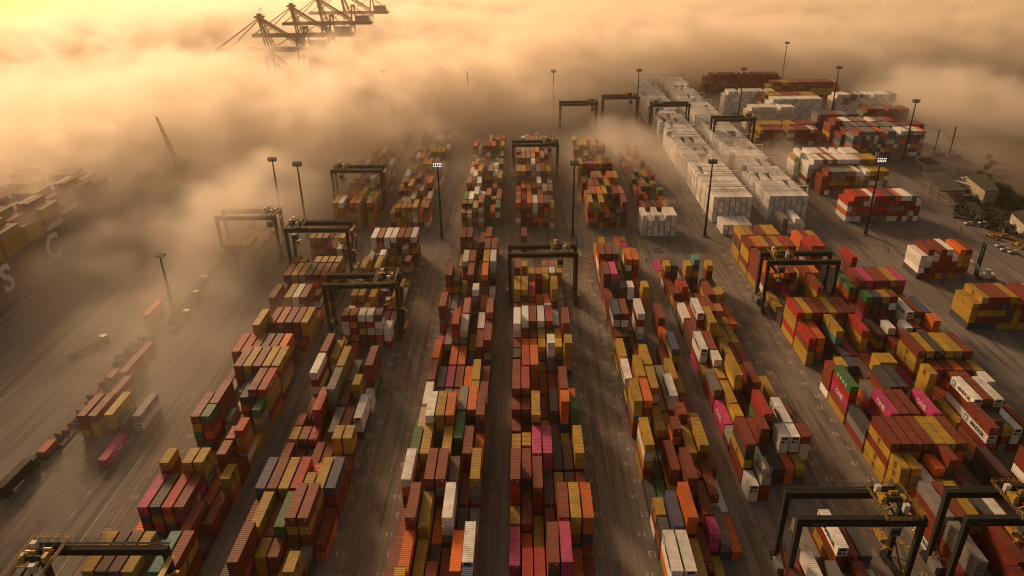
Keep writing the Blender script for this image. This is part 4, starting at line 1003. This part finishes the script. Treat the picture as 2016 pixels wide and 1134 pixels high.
# reach stackers
def stacker(x, y, rz, label, colr=M_RUST, tall=17.0, n=1):
    t = empty('mobile_handler', (x,y,0), rz, label, 'container handler', 'container handlers with tall masts')
    MB().box(-1.9,1.9,-3.5,3.0,1.0,2.3).build('body', colr, t)
    mb = MB(); mb.box(-.8,.8,-1.5,.4,2.3,4.2); cb = mb.build('cab', M_WHT, t)
    mb = MB(); mb.box(-.7,.7,.405,.42,2.9,4.0); mb.build('window', M_GLS, cb)
    mb = MB()
    for s_ in (-1.1,1.1): mb.box(s_-.25,s_+.25,3.3,4.0,.5,tall)
    for z in np.arange(1.5, tall, 1.9): mb.box(-.85,.85,3.4,3.9,z,z+.45)
    mb.build('lift_mast', M_DK, t)
    mb = MB(); mb.box(-6,6,4.1,4.7,5.0,5.7); mb.box(-1.5,1.5,4.0,4.5,4.2,6.4); mb.build('spreader', colr, t)
    wheels(t, ((-1.6,-2.6),(1.6,-2.6),(-1.7,2.2),(1.7,2.2)), .85, .6)
    return t
x, y = at(1938, 548); stacker(x, y, R(80), 'empty container handler with dark slotted mast beside the mixed stack', M_WHT, 16)
x, y = at(1850, 308); stacker(x, y, R(60), 'left of two dark masted handlers in the mist')
x, y = at(1880, 312); stacker(x, y, R(60), 'right and taller of two dark masted handlers in the mist', tall=20)
# yellow implements by the cars
def implement(px, py, label, rz=0, sc=1.0):
    x, y = at(px, py); t = empty('yellow_spreader', (x,y,0), rz, label, 'lifting gear', 'yellow lifting gear on the ground'); t.scale = (sc,)*3
    mb = MB(); mb.box(-.5,.5,-3,3,.3,.9); mb.box(-1.2,1.2,-3.2,-2.7,.1,1.0); mb.box(-1.2,1.2,2.7,3.2,.1,1.0); mb.build('beam', M_YEL, t)
    mb = MB(); mb.box(-.9,.9,-.9,.9,.9,2.2); mb.bar((0,0,2.2),(1.5,1.0,4.2),.4); mb.bar((0,0,2.2),(-1.2,1.4,3.6),.35); mb.build('head_block', M_YEL, t)
implement(1953, 468, 'yellow spreader frame standing left, behind the white cars', R(20)); implement(1975, 468, 'second yellow spreader frame behind the middle white car', R(60))
implement(2003, 486, 'low yellow spreader lying right of the cars', R(10)); implement(1912, 1110, 'yellow spreader left of two under the corner crane', R(35), 1.2); implement(1954, 1112, 'yellow spreader right of two under the corner crane', R(35), 1.2)
# small posts / cones
for (px, py, h, lab) in ((1748,495,2.4,'small dark post on the open apron left of the mixed stack'), (1357,497,1.6,'thin dark post at the crossroad behind sixth block'), (1272,513,1.6,'thin post on the crossroad beside the fifth block'), (1892,452,2.0,'dark post by the scrap heap near cars')):
    x, y = at(px, py); t = empty('marker_post', (x,y,0), 0, lab, 'post')
    MB().tube((0,0,0),(0,0,h),.16,.12,8).build('post', M_DK, t); MB().box(-.35,.35,-.35,.35,0,.25).build('base', M_RUST, t)
x, y = at(1295, 494); mb = MB()
for i in range(16):
    a, b2 = 2*math.pi*i/16, 2*math.pi*(i+1)/16
    mb.tube((2*math.cos(a),2*math.sin(a),.3),(2*math.cos(b2),2*math.sin(b2),.3),.16,n=6)
o = mb.build('hose_ring', M_DK); o.location = (x,y,0); tag(o, 'dark ring of hose lying on the crossroad', 'hose')

# ------------------------------------------------------------------ buildings on the right
M_ROOF = mat('dark_felt_roof', (.055,.055,.040), .85, 0, .35, .15)
M_WALL = mat('cream_wall', (.40,.36,.27), .8, 0, .25, .3, dirt=(.24,.20,.13))
M_WALL2 = mat('pale_shed_wall', (.42,.38,.34), .8, 0, .2, .3)
def quad_building(name, label, cat, cs, h, wallm, roofm, over=.6, thick=.5, doors=0, open_=False):
    """cs: four ground corners, order front-left, front-right, back-right, back-left"""
    P = [Vector((*c, 0)) for c in cs]; cen = sum(P, Vector())/4
    t = empty(name, cen, 0, label, cat); Q = [p-cen for p in P]
    if open_:
        for i in range(4):
            for f in (0, .5):
                p = Q[i].lerp(Q[(i+1) % 4], f)*.94; MB().box(p.x-.2,p.x+.2,p.y-.2,p.y+.2,0,h).build('column', M_GRY, t)
    else:
        mb = MB(); mb.v = [tuple(q) for q in Q]+[tuple(q+Vector((0,0,h))) for q in Q]; mb.f = [(0,1,5,4),(1,2,6,5),(2,3,7,6),(3,0,4,7)]; wl = mb.build('wall', wallm, t)
    mb = MB(); E_ = [q*(1+over/max(q.length,1)) for q in Q]
    mb.v = [tuple(q+Vector((0,0,h))) for q in E_]+[tuple(q+Vector((0,0,h+thick))) for q in E_]; mb.f = [(3,2,1,0),(4,5,6,7),(0,1,5,4),(1,2,6,5),(2,3,7,6),(3,0,4,7)]
    rf = mb.build('roof', roofm, t)
    if doors:
        a, b2 = Q[3], Q[0]; d = (b2-a).normalized(); nrm = Vector((d.y, -d.x, 0)); nrm = nrm if nrm.dot(a+b2) > 0 else -nrm
        Lw = (b2-a).length
        for i in range(doors):
            s_ = a+d*(Lw*(i+.5)/doors)+nrm*.06
            mb = MB(); mb.bar(s_+Vector((0,0,.1))-d*1.1+Vector((0,0,1.3)), s_+Vector((0,0,1.4))+d*1.1, .08, 2.4); mb.build('door', M_DK if i % 2 else M_WHT, t)
    return t
g = at
quad_building('canopy_building', 'dark flat canopy roof on columns beside the apron', 'building', [g(1845,400), g(1893,399), g(1856,362), g(1812,362)], 6.5, M_WALL, M_ROOF, .5, .6, open_=True)
quad_building('warehouse', 'long pale warehouse with dark roof and rows of doors', 'building', [g(1933,402), g(1960,400), g(1933,366), g(1898,372)], 7.0, M_WALL, M_ROOF, .3, .4, doors=5)
quad_building('open_shed', 'low open shed with grey sheet roof above parked cars', 'shed', [g(1922,436), g(1936,435), g(1912,412), g(1898,414)], 4.0, M_WALL2, M_BEAM, .5, .3, open_=True)
quad_building('roadside_hut', 'pale long shed at right edge with doors', 'shed', [g(2016,470), g(2060,462), g(2030,430), g(1986,440)], 5.5, M_WALL2, M_ROOF, .3, .3, doors=4)
quad_building('low_workshop', 'low pale-roofed workshop in haze behind the handlers', 'building', [g(1822,335), g(1846,334), g(1830,322), g(1803,323)], 3.5, M_WALL2, M_BEAM, .4, .3)
# scrap and spare parts heap, plants
sm = MB(); rs = random.Random(5)
for i in range(420):
    px, py = rs.uniform(1878, 2016), rs.uniform(405, 470)
    if py < 405+(px-1878)*.15 or (py > 430+(px-1878)*.33): continue
    x, y = at(px, py); a = rs.uniform(0, 3.14); l = rs.uniform(.5, 3.2)
    sm.bar((x, y, rs.uniform(.2,1.2)), (x+l*math.cos(a), y+l*math.sin(a), rs.uniform(.2,1.5)), rs.uniform(.2,.9), rs.uniform(.2,.9))
tag(sm.build('scrap_heap', M_DK), 'jumble of dark scrap and spare parts between sheds and cars', 'scrap', kind='stuff')
sm = MB()
for i in range(160):
    px, py = rs.uniform(1800, 2016), rs.uniform(395, 470); x, y = at(px, py); a = rs.uniform(0, 3.14); l = rs.uniform(.8, 2.5)
    if py > 432+(px-1878)*.33 or px < 1880: continue
    sm.box(x, x+l, y, y+l*.7, .05, rs.uniform(.4,1.6))
tag(sm.build('pallet_heap', M_ROOF), 'rusty crates and plates lying among the scrap', 'scrap', kind='stuff')
M_LEAF = mat('leaves', (.055,.075,.028), .8, 0, .5, .5); M_BARK = mat('bark', (.08,.055,.035), .9, 0, .3, 2)
def tree_meshes(seed, h=8, r=4):
    q = random.Random(seed); tr = MB(); tr.tube((0,0,0),(.2,.1,h*.55),.32,.18,8,False); cs = []
    for i in range(6):
        a = q.uniform(0,6.28); e = Vector((r*.6*math.cos(a), r*.6*math.sin(a), h*q.uniform(.6,.95))); tr.tube((.1,.05,h*.4), e, .14, .05, 6, False); cs.append(e)
    cs.append(Vector((0,0,h*.95))); cr = MB()
    for i in range(1500):
        c = q.choice(cs); d = Vector((q.gauss(0,1), q.gauss(0,1), q.gauss(0,.8)))*r*.30; p = c+d; s_ = q.uniform(.18,.42)
        n1 = Vector((q.gauss(0,1), q.gauss(0,1), q.gauss(0,1))).normalized(); n2 = n1.cross(Vector((q.gauss(0,1), q.gauss(0,1), q.gauss(0,1)))).normalized()
        cr.poly([p+n1*s_, p+n2*s_*.6, p-n1*s_, p-n2*s_*.6])
    return tr.mesh('trunk', M_BARK), cr.mesh('crown', M_LEAF)
TR = [tree_meshes(s_) for s_ in (1,2,3)]
tn = 0
for (px, py, sc_) in ((1960,385,.8),(1975,392,.9),(1988,398,.7),(1995,408,.8),(1972,402,.6),(1948,378,.6),(2008,414,.8),(1925,352,.6),(1940,358,.6),(1938,340,.6),(1952,330,.5),(1946,318,.5)):
    x, y = at(px, py); tn += 1
    t = empty('tree', (x,y,0), tn*1.3, 'small dark leafy tree, %s along the verge behind the warehouse' % ORD[tn], 'tree', 'small trees along the right verge'); t.scale = (sc_,)*3
    put('trunk', TR[tn % 3][0], t); put('crown', TR[tn % 3][1], t)
gb = MB()
for i in range(2600):
    px, py = rs.uniform(1880, 2030), rs.uniform(385, 440)
    if py > 400+(px-1880)*.3: continue
    x, y = at(px, py); a = rs.uniform(0,3.14); s_ = rs.uniform(.3,.8); z = rs.uniform(.1,.6)
    gb.poly([(x,y,.02),(x+s_*math.cos(a),y+s_*math.sin(a),z),(x+s_*.3,y+s_*.2,z+.4)])
tag(gb.build('scrub', M_LEAF), 'low green scrub growing round the sheds', 'scrub', kind='stuff')
# barrier wall at the yard edge
mb = MB()
a = Vector((*at(1998,505),0)); b2 = Vector((*at(2040,528),0)); mb.bar(a+Vector((0,0,.5)), b2+Vector((0,0,.5)), .5, 1.0)
o = mb.build('barrier_wall', M_LANE); tag(o, 'low concrete barrier beyond the white cars at the right edge', 'barrier')
# ------------------------------------------------------------------ fog bank and air
def fog(name, lo, hi, res, blobs, label, D0, seed, H0=9., HC=44., nscale=.018, col=(1.0,.96,.89), aniso=.5):
    cen = [(a+b_)/2 for a, b_ in zip(lo, hi)]
    mb = MB(); mb.box(lo[0],hi[0],lo[1],hi[1],lo[2],hi[2]); o = mb.build(name, None)
    ng = bpy.data.node_groups.new(name, 'GeometryNodeTree'); ng.interface.new_socket('Geometry', in_out='INPUT', socket_type='NodeSocketGeometry'); ng.interface.new_socket('Geometry', in_out='OUTPUT', socket_type='NodeSocketGeometry')
    n, L = ng.nodes, ng.links; gi, go = n.new('NodeGroupInput'), n.new('NodeGroupOutput')
    vc = n.new('GeometryNodeVolumeCube'); vc.inputs['Min'].default_value = lo; vc.inputs['Max'].default_value = hi
    for k_, v in zip(('Resolution X','Resolution Y','Resolution Z'), res): vc.inputs[k_].default_value = v
    pos = n.new('GeometryNodeInputPosition'); sx = n.new('ShaderNodeSeparateXYZ'); L.new(pos.outputs[0], sx.inputs[0])
    def math_(op, a, b_=None, clamp=False):
        m_ = n.new('ShaderNodeMath'); m_.operation = op; m_.use_clamp = clamp
        for i_, v in enumerate((a, b_)):
            if v is None: continue
            if isinstance(v, (int, float)): m_.inputs[i_].default_value = v
            else: L.new(v, m_.inputs[i_])
        return m_.outputs[0]
    def rng(v, a, b_, c=0., d=1.):
        m_ = n.new('ShaderNodeMapRange'); m_.interpolation_type = 'SMOOTHSTEP'
        for i_, q in ((1,a),(2,b_),(3,c),(4,d)): m_.inputs[i_].default_value = q
        L.new(v, m_.inputs[0]); return m_.outputs[0]
    def noise(s_, det, off, squash=(1,1,1.6)):
        mp = n.new('ShaderNodeVectorMath'); mp.operation = 'MULTIPLY_ADD'; mp.inputs[1].default_value = squash; mp.inputs[2].default_value = off; L.new(pos.outputs[0], mp.inputs[0])
        z = n.new('ShaderNodeTexNoise'); z.inputs['Scale'].default_value = s_; z.inputs['Detail'].default_value = det; z.inputs['Roughness'].default_value = .58; z.inputs['Distortion'].default_value = .35
        L.new(mp.outputs[0], z.inputs['Vector']); return z.outputs['Fac']
    cover = rng(sx.outputs['Y'], 660, 900)            # everything far is fog
    for (bx, by, rx, ry, amp) in blobs:
        dx = math_('DIVIDE', math_('SUBTRACT', sx.outputs['X'], bx), rx); dy = math_('DIVIDE', math_('SUBTRACT', sx.outputs['Y'], by), ry)
        d = math_('SQRT', math_('ADD', math_('MULTIPLY', dx, dx), math_('MULTIPLY', dy, dy)))
        cover = math_('ADD', cover, rng(d, 0., 1., amp, 0.))
    big = noise(nscale, 3, (seed, 11, 3)); fine = noise(nscale*3.0, 5, (5, seed, 9), (1,1,1.3))
    wisp = noise(nscale*5.5, 2, (seed, 2, 17), (1,1,1.2))
    nn = math_('ADD', math_('ADD', math_('MULTIPLY', math_('SUBTRACT', big, .5), 2.6), math_('MULTIPLY', math_('SUBTRACT', fine, .5), 2.2)), math_('MULTIPLY', math_('SUBTRACT', wisp, .5), 1.1))
    cv = math_('MINIMUM', cover, 1.45)
    top = math_('ADD', math_('MULTIPLY', cv, HC), H0)                                  # local top of the bank
    s_ = math_('SUBTRACT', 1.0, math_('DIVIDE', sx.outputs['Z'], top))                # 1 at ground, 0 at top
    s_ = math_('ADD', s_, math_('MULTIPLY', nn, .55))
    dens = rng(s_, .10, .66)
    thick = rng(cv, .0, 1.0)
    dens = math_('MULTIPLY', math_('MULTIPLY', dens, thick), D0)
    L.new(dens, vc.inputs['Density'])
    M = bpy.data.materials.new(name+'_air'); M.use_nodes = True; t_ = M.node_tree; t_.nodes.clear()
    pv = t_.nodes.new('ShaderNodeVolumePrincipled'); mo = t_.nodes.new('ShaderNodeOutputMaterial'); t_.links.new(pv.outputs[0], mo.inputs['Volume'])
    pv.inputs['Color'].default_value = (*col, 1); pv.inputs['Density'].default_value = 1.0; pv.inputs['Anisotropy'].default_value = aniso
    M.cycles.volume_step_rate = 1.0
    sm_ = n.new('GeometryNodeSetMaterial'); sm_.inputs['Material'].default_value = M
    L.new(vc.outputs[0], sm_.inputs[0]); L.new(sm_.outputs[0], go.inputs[0])
    o.data.materials.append(M)
    md = o.modifiers.new('fog', 'NODES'); md.node_group = ng
    return tag(o, label, 'fog', kind='stuff')
BLOBS = [(-138,262,105,150,.29), (30,420,120,60,.12), (-300,430,210,290,1.35), (-215,500,140,190,1.0), (-120,570,120,200,1.15), (-45,620,110,170,.95), (30,640,100,170,.9), (30,470,90,90,.25), (-185,740,120,70,.4), (-90,450,95,100,.5), (-130,370,65,110,.5),
         (-190,300,60,80,.18), (-262,350,80,115,1.0), (-185,640,90,70,.1), (118,420,70,34,.5), (74,462,50,40,.5), (172,436,44,32,.42), (250,470,70,80,.22), (-30,390,70,60,.15), (60,700,110,130,.9), (350,600,130,170,.7), (250,760,150,120,.7), (-124,300,30,50,.3), (-92,232,34,44,.2), (-130,240,50,60,.16), (-110,185,50,50,.16), (160,760,120,90,.7), (300,430,80,90,.2), (-400,800,300,400,.6), (0,820,300,150,.5)]
fog('fog_bank', (-620,120,0), (780,2000,84), (300,396,28), BLOBS, 'bank of golden fog rolling over the quay and the far yard', .05, 31.7)
# even haze over everything
mb = MB(); mb.box(-900, 1000, -300, 2200, -10, 139.0)
M = bpy.data.materials.new('haze_air'); M.use_nodes = True; t_ = M.node_tree; t_.nodes.clear()
pv = t_.nodes.new('ShaderNodeVolumePrincipled'); mo = t_.nodes.new('ShaderNodeOutputMaterial'); t_.links.new(pv.outputs[0], mo.inputs['Volume'])
pv.inputs['Color'].default_value = (1.0,.90,.76,1); pv.inputs['Density'].default_value = .00012; pv.inputs['Anisotropy'].default_value = .78
o = mb.build('haze', M); tag(o, 'thin warm haze in the air over the terminal', 'haze', kind='stuff')
